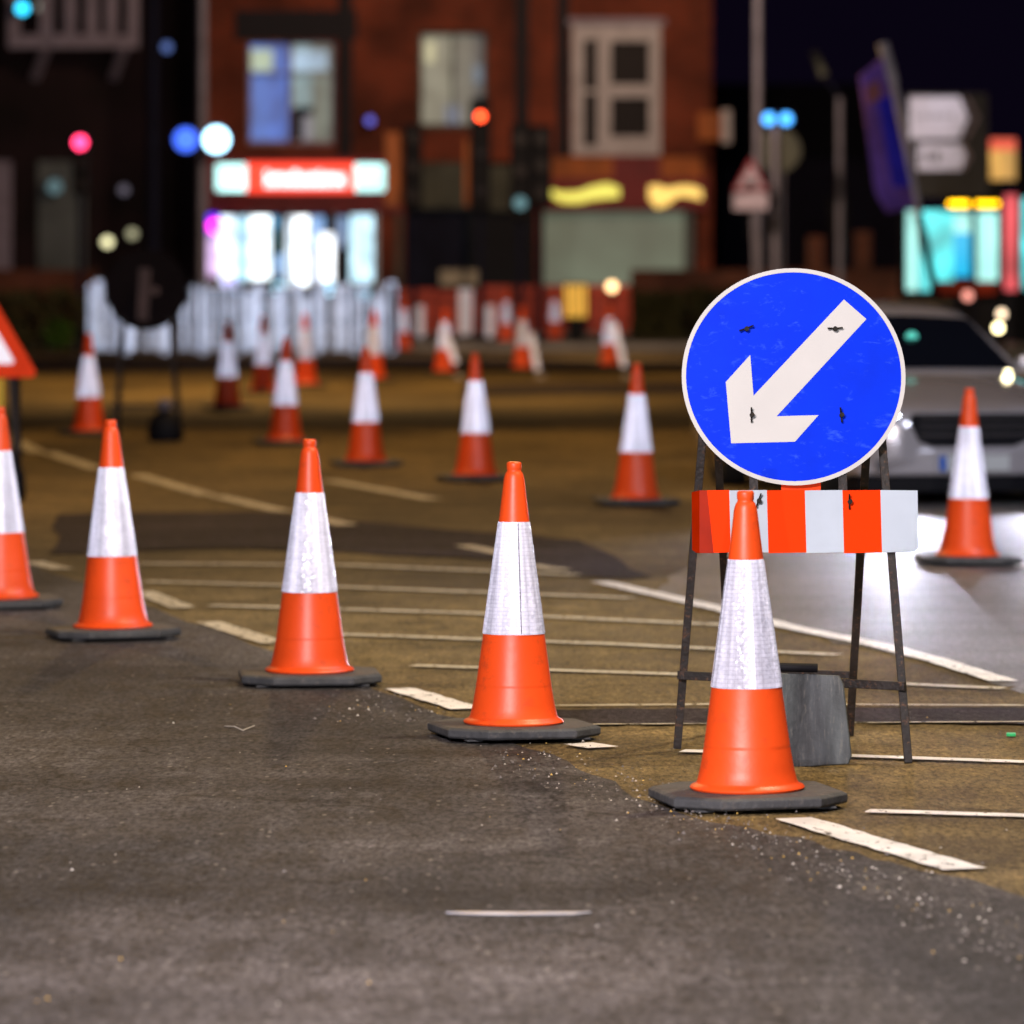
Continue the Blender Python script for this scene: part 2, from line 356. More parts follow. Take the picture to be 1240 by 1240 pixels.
# ------------------------------------------------------------------ mesh builder
class MB:
    def __init__(s): s.v = []; s.f = []; s.mi = []; s.uv = {}; s.smooth = set()
    def add(s, vs, fs, mi=0, smooth=False):
        b = len(s.v); s.v += [Vector(x) for x in vs]
        for f in fs:
            if smooth: s.smooth.add(len(s.f))
            s.f.append([b + i for i in f]); s.mi.append(mi)
        return s
    def box(s, a, b, mi=0):
        x0, y0, z0 = a; x1, y1, z1 = b
        if x0 > x1: x0, x1 = x1, x0
        if y0 > y1: y0, y1 = y1, y0
        if z0 > z1: z0, z1 = z1, z0
        return s.add([(x0,y0,z0),(x1,y0,z0),(x1,y1,z0),(x0,y1,z0),(x0,y0,z1),(x1,y0,z1),(x1,y1,z1),(x0,y1,z1)],
                     [(0,3,2,1),(4,5,6,7),(0,1,5,4),(1,2,6,5),(2,3,7,6),(3,0,4,7)], mi)
    def prism(s, poly, off, mi=0):      # poly: 3d points, extruded by vector off
        n = len(poly); off = Vector(off); p = [Vector(q) for q in poly]
        return s.add(p + [q + off for q in p], [tuple(range(n)), tuple(range(2*n-1, n-1, -1))] +
                     [(i, i + n, (i+1) % n + n, (i+1) % n) for i in range(n)], mi)
    def tube(s, a, b, r, seg=12, r2=None, mi=0):
        a, b = Vector(a), Vector(b); r2 = r if r2 is None else r2
        d = (b - a).normalized(); u = d.orthogonal().normalized(); w = d.cross(u)
        vs = []
        for c, rr in ((a, r), (b, r2)):
            for i in range(seg):
                t = 2*math.pi*i/seg; vs.append(c + (u*math.cos(t) + w*math.sin(t))*rr)
        s.add(vs, [(i, (i+1) % seg, (i+1) % seg + seg, i + seg) for i in range(seg)], mi, True)
        s.add(vs[:seg], [tuple(range(seg-1, -1, -1))], mi); return s.add(vs[seg:], [tuple(range(seg))], mi)
    def bar(s, a, b, w, d, mi=0, side=None):        # rectangular bar, w across 'side', d along the other
        a, b = Vector(a), Vector(b); ax = (b - a).normalized()
        u = Vector(side or (1, 0, 0)); u = (u - ax*u.dot(ax)).normalized(); n = ax.cross(u)
        vs = [c + u*(w/2*i) + n*(d/2*j) for c in (a, b) for i, j in ((-1,-1),(1,-1),(1,1),(-1,1))]
        return s.add(vs, [(0,3,2,1),(4,5,6,7),(0,1,5,4),(1,2,6,5),(2,3,7,6),(3,0,4,7)], mi)
    def lathe(s, prof, seg=48, mi=0, c=(0,0,0), caps=True, uv=False):
        b = len(s.v); fb = len(s.f); cx, cy, cz = c
        for r, z in prof:
            for i in range(seg):
                t = 2*math.pi*i/seg; s.v.append(Vector((cx + r*math.cos(t), cy + r*math.sin(t), cz + z)))
        for k in range(len(prof)-1):
            for i in range(seg):
                j = (i+1) % seg
                s.smooth.add(len(s.f)); 
                if uv:
                    rm = prof[0][0]*2*math.pi
                    u0, u1 = i/seg*rm, (i+1)/seg*rm; s.uv[len(s.f)] = [(u0, prof[k][1]), (u1, prof[k][1]), (u1, prof[k+1][1]), (u0, prof[k+1][1])]
                s.f.append([b+k*seg+i, b+k*seg+j, b+(k+1)*seg+j, b+(k+1)*seg+i]); s.mi.append(mi)
        if caps:
            s.f.append([b+i for i in range(seg-1, -1, -1)]); s.mi.append(mi)
            e = b+(len(prof)-1)*seg; s.f.append([e+i for i in range(seg)]); s.mi.append(mi)
        return s
    def disc(s, c, r, thick=0.02, seg=40, mi=0):     # faces -Y
        c = Vector(c)
        return s.prism([c + Vector((r*math.cos(2*math.pi*i/seg), 0, r*math.sin(2*math.pi*i/seg))) for i in range(seg)], (0, thick, 0), mi)
    def build(s, name, mats, parent=None, world=False, bevel=0):
        me = bpy.data.meshes.new(name)
        off = Vector((0,0,0)); q = parent if world else None
        while q is not None: off = off + q.location; q = q.parent
        me.from_pydata([tuple(v - off) for v in s.v], [], s.f)
        if not isinstance(mats, (list, tuple)): mats = [mats]
        for m in mats: me.materials.append(m)
        for i, p in enumerate(me.polygons):
            p.material_index = s.mi[i]; p.use_smooth = i in s.smooth
        if s.uv:
            ul = me.uv_layers.new(name="UVMap")
            for i, p in enumerate(me.polygons):
                if i in s.uv:
                    for li, c in zip(p.loop_indices, s.uv[i]): ul.data[li].uv = c
        bm = bmesh.new(); bm.from_mesh(me)
        bmesh.ops.recalc_face_normals(bm, faces=bm.faces[:]); bm.to_mesh(me); bm.free()
        if s.smooth and hasattr(me, "set_sharp_from_angle"): me.set_sharp_from_angle(angle=R(38))
        o = bpy.data.objects.new(name, me); COL.objects.link(o)
        if parent is not None: o.parent = parent
        if bevel:
            md = o.modifiers.new("edge", 'BEVEL'); md.width = bevel; md.segments = 2; md.limit_method = 'ANGLE'
        return o
def tag(o, label=None, cat=None, group=None, kind=None):
    if label: o["label"] = label
    if cat: o["category"] = cat
    if group: o["group"] = group
    if kind: o["kind"] = kind
    return o
def empty(name, loc, label, cat, group=None, rz=0.0):
    o = bpy.data.objects.new(name, None); COL.objects.link(o); o.location = loc; o.rotation_euler = (0, 0, rz)
    o.empty_display_size = .2
    return tag(o, label, cat, group)
def copy_tree(o, parent=None):
    c = o.copy(); COL.objects.link(c)
    if parent is not None: c.parent = parent
    for ch in o.children: copy_tree(ch, c)
    return c
def rect(mb, x0, y0, x1, y1, D, depth=0.1, mi=0, Z=None):   # box whose front face covers a pixel rectangle at distance D (true size there)
    a = W(x0, y0, D); b = W(x1, y1, D)
    return mb.box((a.x, D, b.z), (b.x, D + depth, a.z), mi)

# ------------------------------------------------------------------ ground and road markings
def sheet(name, pts, z, m, jitter=0.0, sub=1):
    v = []
    n = len(pts)
    for i in range(n):
        a, b = Vector(pts[i]), Vector(pts[(i+1) % n])
        for k in range(sub):
            p = a.lerp(b, k/sub)
            if k: p += Vector((random.uniform(-1, 1)*jitter, random.uniform(-1, 1)*jitter*2, 0))
            v.append((p.x, p.y, z))
    mb = MB(); mb.add(v, [tuple(range(len(v)))])
    o = mb.build(name, m); tag(o, kind="structure"); return o
mb = MB(); mb.add([(-400,-60,0),(400,-60,0),(400,900,0),(-400,900,0)], [(0,1,2,3)])
tag(mb.build("ground", M['asph_old']), kind="structure")
# newer dark asphalt on the camera's side of the dashed line
P1, P2 = G(1175, 1066), G(40, 684)
d = (P2 - P1)
sheet("asphalt_patch", [(-60,-50,0), P1 - d*4.5, P1 - d*.4, P1, G(820, 985), G(560, 872), G(330, 790), P2, P2 + d*.35, (-30, 39, 0), (-60, 39, 0)], .004, M['asph_new'], .03, 14)
# grey carriageway to the right of the hatching
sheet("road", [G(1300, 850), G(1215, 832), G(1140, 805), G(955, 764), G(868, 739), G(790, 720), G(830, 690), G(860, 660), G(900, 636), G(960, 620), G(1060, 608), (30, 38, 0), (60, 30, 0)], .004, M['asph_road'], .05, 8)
# tar bands
sheet("tar_band", [G(70, 624), G(300, 620), G(520, 640), G(700, 655), G(790, 700), G(700, 700), G(600, 680), G(300, 665), G(60, 672)], .008, M['asph_patch'], .05, 5)
sheet("tar_band", [G(640, 862), G(840, 860), G(1040, 859), G(1400, 861), G(1400, 882), G(1040, 876), G(840, 878), G(640, 880)], .008, M['asph_patch'], .015, 8)
sheet("tar_band", [G(-40, 433), G(500, 433), G(850, 440), G(850, 452), G(500, 449), G(-40, 452)], .006, M['asph_patch'], .1, 6)
sheet("tar_band", [G(560, 466), G(860, 462), G(860, 478), G(560, 480)], .006, M['asph_patch'], .1, 5)

def stripe(name, pts, w, m, z=.0095, jit=.006):
    """painted line through pixel points on the ground; w = width in metres measured across the line"""
    c = [G(*p) for p in pts]; q = []
    for a, b in zip(c[:-1], c[1:]):
        k = max(2, int((b-a).length / .08))
        q += [a.lerp(b, i/k) for i in range(k)]
    q.append(c[-1])
    L, Rr = [], []
    for i, p in enumerate(q):
        t = (q[min(i+1, len(q)-1)] - q[max(i-1, 0)]).normalized(); n = Vector((-t.y, t.x, 0))
        L.append(p + n*(w/2 + random.uniform(-jit, jit))); Rr.append(p - n*(w/2 + random.uniform(-jit, jit)))
    mb = MB(); k = len(q)
    mb.add([(v.x, v.y, z) for v in L + Rr], [(i, i+1, k+i+1, k+i) for i in range(k-1)])
    o = mb.build(name, m); tag(o, kind="structure"); return o
for pts in ([(960, 994), (1168, 1056)], [(484, 836), (566, 861)], [(252, 755), (332, 781)], [(172, 718), (222, 738)], [(40, 682), (76, 691)], [(700, 903), (730, 908)]):
    stripe("road_marking", pts, .13, M['line'] if pts[0][1] > 830 else M['line_sodium'])
# hatching
for pts, w in (([(170, 684), (420, 686), (700, 698)], .13), ([(175, 706), (400, 712), (765, 726)], .12), ([(255, 735), (560, 744), (885, 759)], .12),
               ([(410, 770), (720, 781), (1015, 795)], .11), ([(500, 808), (860, 820), (1215, 836)], .10),
               ([(650, 857), (900, 855), (1320, 857)], .05), ([(690, 880), (1320, 876)], .03)):
    stripe("road_marking", pts, w, M['line_sodium'])
stripe("road_marking", [(826, 912), (1000, 917), (1320, 928)], .09, M['line'])
stripe("road_marking", [(1050, 985), (1320, 993)], .09, M['line'])
stripe("road_marking", [(728, 706), (868, 738), (960, 762), (1060, 782), (1140, 803), (1215, 827)], .12, M['line'])
stripe("road_marking", [(560, 662), (610, 672)], .12, M['line_sodium'])
stripe("road_marking", [(640, 686), (682, 692)], .12, M['line_sodium'])
for pts in ([(20, 535), (46, 549)], [(58, 549), (118, 569)], [(165, 576), (252, 601)], [(262, 602), (345, 621)], [(380, 628), (420, 637)], [(398, 583), (524, 606)]):
    stripe("road_marking", pts, .15, M['line_sodium'])
stripe("road_marking", [(1180, 676), (1320, 700)], .14, M['line'])
stripe("road_marking", [(1040, 655), (1140, 668)], .14, M['line'])
# far pavement with kerb
for (x0, y0, x1, y1, nm) in ((-200, 432, 470, 432, "left"), (470, 428, 850, 428, "mid")):
    pass
pv = MB(); pv.box((-60, 94.3, 0), (60, 140, .13)); tag(pv.build("pavement", M['paving']), kind="structure")
kb = MB(); x = -60
while x < 60:
    kb.box((x, 94.0, 0), (x + .9, 94.29, .135)); x += .915
tag(kb.build("kerb", M['kerb'], bevel=.02), kind="structure")

# grit swept along the cone line
def grit(name, n, m, smin, smax):
    mb = MB()
    for _ in range(n):
        t = random.random(); a, b = Vector((600, 915)), Vector((1250, 1160))
        px = a.x + (b.x-a.x)*t + random.gauss(0, 22); py = a.y + (b.y-a.y)*t**1.25 + random.gauss(0, 15)
        if random.random() < .22: px, py = random.uniform(0, 1240), random.uniform(850, 1230)
        if random.random() < .12: px, py = random.uniform(380, 540), random.uniform(842, 880)
        p = G(px, max(py, 700), .006); s = smin + (smax-smin)*random.random()**2.2
        vs = [p + Vector((random.uniform(-1, 1), random.uniform(-1, 1), 0))*s + Vector((0, 0, 0)) for _ in range(4)]
        ang = random.random()*6
        ring = [p + Vector((math.cos(ang+k*1.257)*s*random.uniform(.6, 1), math.sin(ang+k*1.257)*s*random.uniform(.6, 1), 0)) for k in range(5)]
        top = p + Vector((0, 0, s*random.uniform(.6, 1.1)))
        mb.add(ring + [top], [(k, (k+1) % 5, 5) for k in range(5)])
    return tag(mb.build(name, m), kind="stuff")
tag(grit("gravel", 230, M['stone'], .0025, .0085), "pale grit scattered along the line of cones")
tag(grit("gravel", 90, M['stone_y'], .003, .0065), "amber grit scattered along the line of cones")
tag(grit("gravel", 500, M['stone_d'], .003, .010), "dark grit scattered on the asphalt")
# scraps on the road
p = G(628, 1110); mb = MB()
mb.prism([(p.x-.195, p.y+.02, .006), (p.x-.12, p.y-.012, .006), (p.x+.02, p.y-.018, .006), (p.x+.15, p.y-.008, .006), (p.x+.195, p.y+.03, .006), (p.x+.10, p.y+.03, .006), (p.x, p.y+.022, .006), (p.x-.14, p.y+.03, .006)], (0, 0, .004))
tag(mb.build("metal_strip", M['stripwhite'], bevel=.003), "thin pale metal strip lying flat on the foreground asphalt", "scrap strip")
p = G(1224, 893); mb = MB(); mb.prism([(p.x-.018, p.y-.02, .005), (p.x+.016, p.y-.025, .005), (p.x+.02, p.y+.02, .005), (p.x-.014, p.y+.022, .005)], (0, 0, .012))
tag(mb.build("plastic_scrap", M['green'], bevel=.003), "small bright green plastic scrap on the olive asphalt", "plastic scrap")
def twig(pts, lab):
    mb = MB(); q = [G(a, b, .008 + (i % 2)*.008) for i, (a, b) in enumerate(pts)]
    for a, b in zip(q[:-1], q[1:]): mb.tube(a, b, .0025, 6)
    tag(mb.build("twig", M['stone']), lab, "twig")
twig([(272, 882), (284, 885), (294, 887), (308, 884)], "thin bent pale twig lying on dark asphalt left of centre")
0 and twig([(205, 850), (222, 852), (236, 857)], "faint pale twig behind the bent one, near the third cone")

# ------------------------------------------------------------------ traffic cones
def make_cone(label):
    root = empty("traffic_cone", (0, 0, 0), label, "traffic cone", "orange and white traffic cones")
    h, c = .286, .122; t = .046
    o8 = [(-h+c, -h), (h-c, -h), (h, -h+c), (h, h-c), (h-c, h), (-h+c, h), (-h, h-c), (-h, -h+c)]
    mb = MB(); mb.add([(x*.97, y*.97, .008) for x, y in o8] + [(x, y, .016) for x, y in o8] + [(x, y, t-.008) for x, y in o8] + [(x*.955, y*.955, t) for x, y in o8],
                      [tuple(range(7, -1, -1))] + [(8*k+i, 8*k+(i+1) % 8, 8*k+8+(i+1) % 8, 8*k+8+i) for k in range(3) for i in range(8)] + [tuple(range(24, 32))])
    for sx in (-1, 1):
        for sy in (-1, 1): mb.box((sx*.2-.03, sy*.2-.03, 0), (sx*.2+.03, sy*.2+.03, .0075))
    mb.build("base_plate", M['rubber'], root, bevel=.003)
    mb = MB(); mb.lathe([(.150, .0465), (.180, .047), (.184, .053), (.180, .060), (.166, .066), (.160, .074), (.150, .115), (.1385, .180), (.1375, .183), (.1385, .188), (.1368, .193),
                         (.1125, .372), (.056, .782), (.0375, .938), (.0345, .950), (.031, .960), (.0265, .965), (.0255, .970), (.0275, .9745), (.0275, .991), (.026, .997), (.0225, 1.0)], 64)
    mb.build("body", M['orange'], root)
    mb = MB(); mb.lathe([(.1145, .374), (.1150, .378), (.0590, .778), (.0575, .782)], 64, caps=False, uv=True)
    slv = mb.build("sleeve", M['sleeve'], root)
    mb = MB(); a, b = Vector((0, -.1154, .378)), Vector((0, -.0594, .778)); mb.bar(a, b, .0028, .0016)
    mb.build("seam", M['seam'], slv)
    return root
CONES = [
 (905, 975, 4, "nearest cone, standing in front of the striped board of the blue arrow sign", 150),
 (622, 893, 3, "second nearest cone, black seam down its silver sleeve", 0),
 (375, 828, 2, "third cone of the front row, between the seamed cone and the far left ones", 190),
 (137, 773, 1, "fourth cone of the front row, right of the one cut by the frame", 160),
 (3, 736, 0, "cone cut off by the left edge of the photo, below the triangle sign", 150),
 (1172, 684, 0, "cone in front of the silver car, its base dark against the lit road", 205),
 (770, 612, 0, "cone on open asphalt just left of the blue arrow sign", 180),
 (576, 583, 0, "mid distance cone directly behind the seamed cone", 170),
 (443, 565, 0, "mid distance cone left of the one behind the seamed cone", 200),
 (345, 539, 0, "mid distance cone behind the third front cone, right of the sandbag", 180),
 (108, 527, 0, "mid distance cone left of the round black sign", 180),
 (275, 496, 0, "farther cone just right of the round black sign and sandbag", 180),
 (319, 477, 0, "dim cone behind, between the two brighter sleeved ones at left", 180),
 (370, 469, 0, "short looking dim cone before the railing, half behind another cone", 180),
 (453, 462, 0, "pale cone peeping out behind the mid distance cone left of centre", 180),
 (538, 453, 0, "far cone before the red barriers, left of the traffic signals", 180),
 (633, 449, 0, "far cone below the tall dark signal with two heads", 180),
 (738, 445, 0, "far cone under the small round amber lamp", 180),
 (488, 426, 0, "very far cone at the right end of the railing", 180),
 (613, 424, 0, "very far cone beside the far one under the dark signal", 180),
 (672, 421, 0, "very far cone standing before the red barrier and amber box", 180),
]
base_cone = make_cone(CONES[0][3])
for i, (px, py, _, lab, rz) in enumerate(CONES):
    o = base_cone if i == 0 else copy_tree(base_cone)
    o["label"] = lab
    o.location = G(px, py, .14 if DG(py) > 94 else .0065)
    yaw = R(random.uniform(-1, 1)*8 + 10)
    if rz == 0: yaw = R(14)
    else: yaw += R(180) if rz > 170 else R(90 if i % 2 else 270)
    o.rotation_euler = (R(random.uniform(-.9, .9)), R(random.uniform(-.9, .9)), yaw)

# ------------------------------------------------------------------ blue arrow sign on its steel trestle
D0 = 17.30                                     # plane of the plates at the middle of the trestle
def SP(px, py, off=0.0):
    """point of the leaning plate plane (leans back 8 deg) seen at pixel px,py"""
    z = CAM_H - (py - HOR)/F*D0; y = D0 + (z - 1.0)*math.tan(R(8)) - off
    return Vector(((px-620)/F*y, y, CAM_H - (py-HOR)/F*y))
root = empty("arrow_sign", (SP(965, 600).x, D0, .0), "round blue keep-left sign with white diagonal arrow, on dark trestle legs", "road sign")
N = Vector((0, -math.cos(R(8)), math.sin(R(8))))            # plate normal, towards the camera
cc = SP(961, 456); rx, rz_ = 135.5/F*cc.y, 131/F*cc.y
def ell(k, off, seg=96): return [cc + Vector((rx*k*math.cos(2*math.pi*i/seg), 0, rz_*k*math.sin(2*math.pi*i/seg))) + Vector((0, 1, 0))*(rz_*k*math.sin(2*math.pi*i/seg))*math.tan(R(8)) + N*off for i in range(seg)]
MB().prism(ell(.995, 0), -N*.004).build("backing", M['steel'], root, True)
a, b = ell(1.0, .0005), ell(.962, .0005)
fr = MB(); n = len(a); a2 = ell(1.0, .004); b2 = ell(.962, .004)
fr.add(a + b + a2 + b2, [q for i in range(n) for j in [(i+1) % n] for q in ((2*n+i, 2*n+j, 3*n+j, 3*n+i), (i, j, 2*n+j, 2*n+i), (n+i, 3*n+i, 3*n+j, n+j))])
fr.build("rim", M['white'], root, True)
MB().prism(ell(.961, .0005), N*.0015).build("blue_face", M['blue'], root, True)
ap = [(1021.9,362.8),(1049,386.5),(940.3,504.2),(991.1,502.8),(962.6,535),(885.3,536.9),(878.8,462.7),(908.4,430),(912.4,479.4)]
MB().prism([SP(x, y) + N*.0025 for x, y in ap], N*.0012).build("arrow", M['white'], root, True)
def wingnut(px, py, ang):
    c = SP(px, py) + N*.004; mb = MB()
    mb.tube(c, c + N*.022, .0085, 10)
    u = Vector((math.cos(R(ang)), 0, math.sin(R(ang)))); 
    for s in (-1, 1): mb.prism([c + N*.010 + u*s*.005, c + N*.022 + u*s*.024, c + N*.012 + u*s*.027, c + N*.004 + u*s*.007], Vector((-u.z, 0, u.x))*.005)
    mb.build("wing_nut", M['nut'], root, True)
for a_ in ((904, 399, 20), (1011, 399, 2), (910.5, 503, 90), (1019, 503, 96), (919, 607, 70), (1029, 608, 90)): wingnut(*a_)
# striped board
xs = [847, 883, 928.5, 974.5, 1020, 1066, 1111]
bt, bb_ = 594, 670
bd = empty("board_dummy", (0, 0, 0), None, None); bpy.data.objects.remove(bd)
for k in range(6):
    t0, t1 = xs[k], xs[k+1]
    poly = [SP(t0 + (.0), bb_ - (0 if k < 5 else 0)), SP(t1, bb_ - (2 if k == 5 else 0)), SP(t1 - (0 if k < 5 else 0), bt), SP(t0, bt)]
    # boundaries lean slightly, as on the photographed board
    lean = 2.0
    poly = [SP(t0 + (lean if k else 0), bb_), SP(t1 + lean, bb_ - 1), SP(t1, bt - .5), SP(t0, bt)]
    if k == 5: poly = [SP(t0 + lean, bb_ - 1), SP(t1 - 4, bb_ - 2), SP(t1 + 1, bb_ - 7), SP(t1, bt)] + [SP(t0, bt - .5)]
    MB().prism([q + N*.001 for q in poly], N*.003).build("board_stripe", M['borange'] if k % 2 == 0 else M['bwhite'], root, True)
# creased left end of the board, bent back; its shade is put into a darker orange
c1, c2 = SP(847, bt), SP(847, bb_)
e1 = SP(838, bt + 1) - N*.035; e2 = SP(838.5, bb_ - 5) - N*.035; e3 = SP(843, bb_ - 1) - N*.02
cr = SP(862, bb_)
MB().prism([c1 + N*.001, c2 + N*.001, e3, e2, e1], N*.003).build("creased_end", M['borange_shade'], root, True)
MB().prism([c1 + N*.0045, SP(856, bt) + N*.0045, SP(864, bb_) + N*.0045, c2 + N*.0045], N*.0012).build("creased_end", M['borange_shade'], root, True)
mb = MB(); mb.prism([SP(850, bt + 3) - N*.001, SP(850, bb_ - 3) - N*.001, SP(1106, bb_ - 4) - N*.001, SP(1106, bt + 2) - N*.001], -N*.003); mb.build("board_backing", M['steel'], root, True)
MB().prism([SP(946, 578) - N*.03, SP(995, 578) - N*.03, SP(994, 597) - N*.03, SP(947, 597) - N*.03], -N*.004).build("spare_plate", M['red'], root, True)
# legs
FL0, FR0 = G(820, 909, .008), G(1100, 927, .008)
FLt, FRt = SP(853, 505) - N*.035, SP(1069, 515) - N*.085
RLt, RRt = FLt + Vector((.045, .03, -.01)), FRt + Vector((-.045, .03, -.01))
RR0 = G(1029, 892, .008); RL0 = G(886, 884, .008)
for a_, b_ in ((FL0, FLt), (FR0, FRt), (RL0, RLt), (RR0, RRt)):
    MB().bar(a_, b_, .028, .022).build("leg", M['rust'], root, True, bevel=.002)
def on(a_, b_, z): return a_.lerp(b_, (z - a_.z)/(b_.z - a_.z))
fz = .255
fa, fb = on(FL0, FLt, fz + .02), on(FR0, FRt, fz + .015)
dv = (fb - fa).normalized()
MB().bar(fa - dv*.02 + Vector((0, -.026, 0)), fb + dv*.01 + Vector((0, -.026, 0)), .030, .020, side=(0, 0, 1)).build("crossbar", M['rust'], root, True, bevel=.002)
ra, rb = on(RL0, RLt, .235), on(RR0, RRt, .235)
MB().bar(ra + Vector((-.01, .024, 0)), rb + Vector((.01, .024, 0)), .026, .020, side=(0, 0, 1)).build("crossbar", M['rust'], root, True, bevel=.002)
MB().bar(FLt + Vector((-.01, .03, -.02)), FRt + Vector((.01, .03, -.02)), .028, .02, side=(0, 0, 1)).build("crossbar", M['rust'], root, True)
# upright straps behind the plates
for px in (907, 1015): MB().bar(SP(px, 380) - N*.008, SP(px + 8, 668) - N*.008, .03, .006).build("strap", M['rust'], root, True)

# grey rubber ballast flap hung on the front crossbar
def FP(px, py, y): return Vector(((px-620)/F*y, y, CAM_H - (py-HOR)/F*y))
yb = fb.y - .06
rb_ = empty("ballast_flap", (FP(990, 925, yb).x, yb, 0), "scuffed grey rubber ballast flap hanging behind the nearest cone", "rubber weight")
g = MB(); nx, nz = 12, 10; vs = []
for j in range(nz+1):
    v = j/nz
    xl = 938 + (952-938)*v; xr = 1021 + (1033-1021)*v
    if j == nz: xl += 3; xr -= 5
    if j == 0: xl += 2; xr -= 4
    yt = 816 + 2*v; 
    for i in range(nx+1):
        u = i/nx; px = xl + (xr-xl)*u; top = 815 + 3*u; bot = 930 - 4*u
        y = yb + .025*math.sin(u*3.1 + v*1.3) - .05*(v) 
        vs.append(FP(px, top + (bot-top)*v, y))
g.add(vs, [(j*(nx+1)+i, j*(nx+1)+i+1, (j+1)*(nx+1)+i+1, (j+1)*(nx+1)+i) for j in range(nz) for i in range(nx)], 0, True)
fl = g.build("flap", M['mat_grey'], rb_, True); sm = fl.modifiers.new("thick", 'SOLIDIFY'); sm.thickness = .014; sm.offset = -1
bv = fl.modifiers.new("edge", 'BEVEL'); bv.width = .004; bv.segments = 2; bv.limit_method = 'ANGLE'
mb = MB(); mb.tube(Vector(FP(935, 808, yb + .02)), Vector(FP(990, 809, yb + .02)), .016, 14); mb.build("roll_handle", M['black'], rb_, True)

# ------------------------------------------------------------------ left signs
# round sign seen from behind
D = 47.5
b0 = G(178, 534)
D = b0.y
root = empty("round_sign", (b0.x, D, 0), "round black-backed sign seen from behind, on thin legs with a sandbag", "road sign")
c = W(177, 351, D); r = 49/F*D
MB().disc(c, r, .01, 48).build("panel", M['signback'], root, True)
MB().bar(W(176, 325, D) + Vector((0, -.03, 0)), W(173, 388, D) + Vector((0, -.03, 0)), .11, .04).build("channel", M['channel'], root, True)
MB().box(*[tuple(v) for v in (W(184, 347, D) + Vector((0, -.05, 0)), W(193, 357, D) + Vector((0, -.01, 0)))]).build("bracket", M['channel'], root, True)
for (xt, xb) in ((150, 137), (206, 216)):
    for dy, k in ((-.02, 0), (.05, .5)):
        f0 = W(xb, 534, D); f0.z = .005; f0.y += k
        MB().bar(f0, W(xt, 385, D) + Vector((0, .02 + dy, 0)), .035, .03).build("leg", M['rust'], root, True)
MB().bar(W(134, 492, D) + Vector((0, -.04, 0)), W(219, 492, D) + Vector((0, -.04, 0)), .03, .03, side=(0, 0, 1)).build("crossbar", M['rust'], root, True)
# sandbag hung on it
sb = empty("sandbag", (W(202, 535, D).x, D - .25, 0.005), "black sandbag slumped at the right foot of the round black sign", "sandbag")
mb = MB(); prof = [(0, .02), (.14, .0), (.17, .05), (.165, .16), (.13, .26), (.07, .31), (.045, .33)]
mb.lathe([(max(r_, .01), z) for r_, z in prof], 20)
o = mb.build("bag", M['black'], sb); o.scale = (1, .6, .92)
mb = MB(); mb.lathe([(.045, .30), (.055, .33), (.075, .37), (.06, .40), (.02, .40)], 14); o = mb.build("tied_neck", M['galv'], sb)

# red triangle sign at the left edge
b0 = G(0, 606); D = b0.y
xc = -39; root = empty("triangle_sign", (W(xc, 606, D).x, D, 0), "red-bordered warning triangle cut off by the left edge, on dark legs", "road sign")
def tri(s, yy, rr, off):
    """rounded triangle: half side s px, corner radius rr px, centred on the sign; off metres towards camera"""
    cx, cy = xc, 455 - 48
    out = []
    for a0 in (90, 210, 330):
        ccx = cx + (s - rr*1.0)*math.cos(R(a0)); ccy = cy - (s - rr)*math.sin(R(a0))
        for k in range(-3, 4): 
            t = R(a0 + k*20); out.append(W(ccx + rr*math.cos(t), ccy - rr*math.sin(t), D) + Vector((0, -off, 0)))
    return out
S_ = 92
MB().prism(tri(S_ + 2, 0, 6, 0), (0, .01, 0)).build("red_border", M['red'], root, True)
MB().prism(tri(S_ - 28, 0, 3, .004), (0, .003, 0)).build("white_field", M['bwh'], root, True)
rect(MB(), -78, 459, 4, 505, D + .02, .01).build("yellow_plate", M['yellow'], root, True)
for xt, xb in ((12, 25), (20, 15), (-88, -100)):
    k = .45 if xb == 15 else 0
    f0 = W(xb, 606, D); f0.z = .005; f0.y += k
    MB().bar(f0, W(xt, 440, D) + Vector((0, .04, 0)), .045, .035).build("leg", M['rust'], root, True)
MB().bar(W(-98, 560, D) + Vector((0, -.03, 0)), W(24, 560, D) + Vector((0, -.03, 0)), .03, .03, side=(0, 0, 1)).build("crossbar", M['rust'], root, True)
sb = empty("sandbag", (W(20, 606, D).x, D - .22, .005), "dark sandbag at the foot of the red triangle sign", "sandbag")
mb = MB(); mb.lathe([(.02, .0), (.10, .0), (.12, .05), (.11, .18), (.07, .27), (.04, .30)], 18); o = mb.build("bag", M['black'], sb); o.scale = (.75, .6, 1)
mb = MB(); mb.lathe([(.035, .28), (.05, .32), (.03, .36)], 12); mb.build("tied_neck", M['black'], sb)

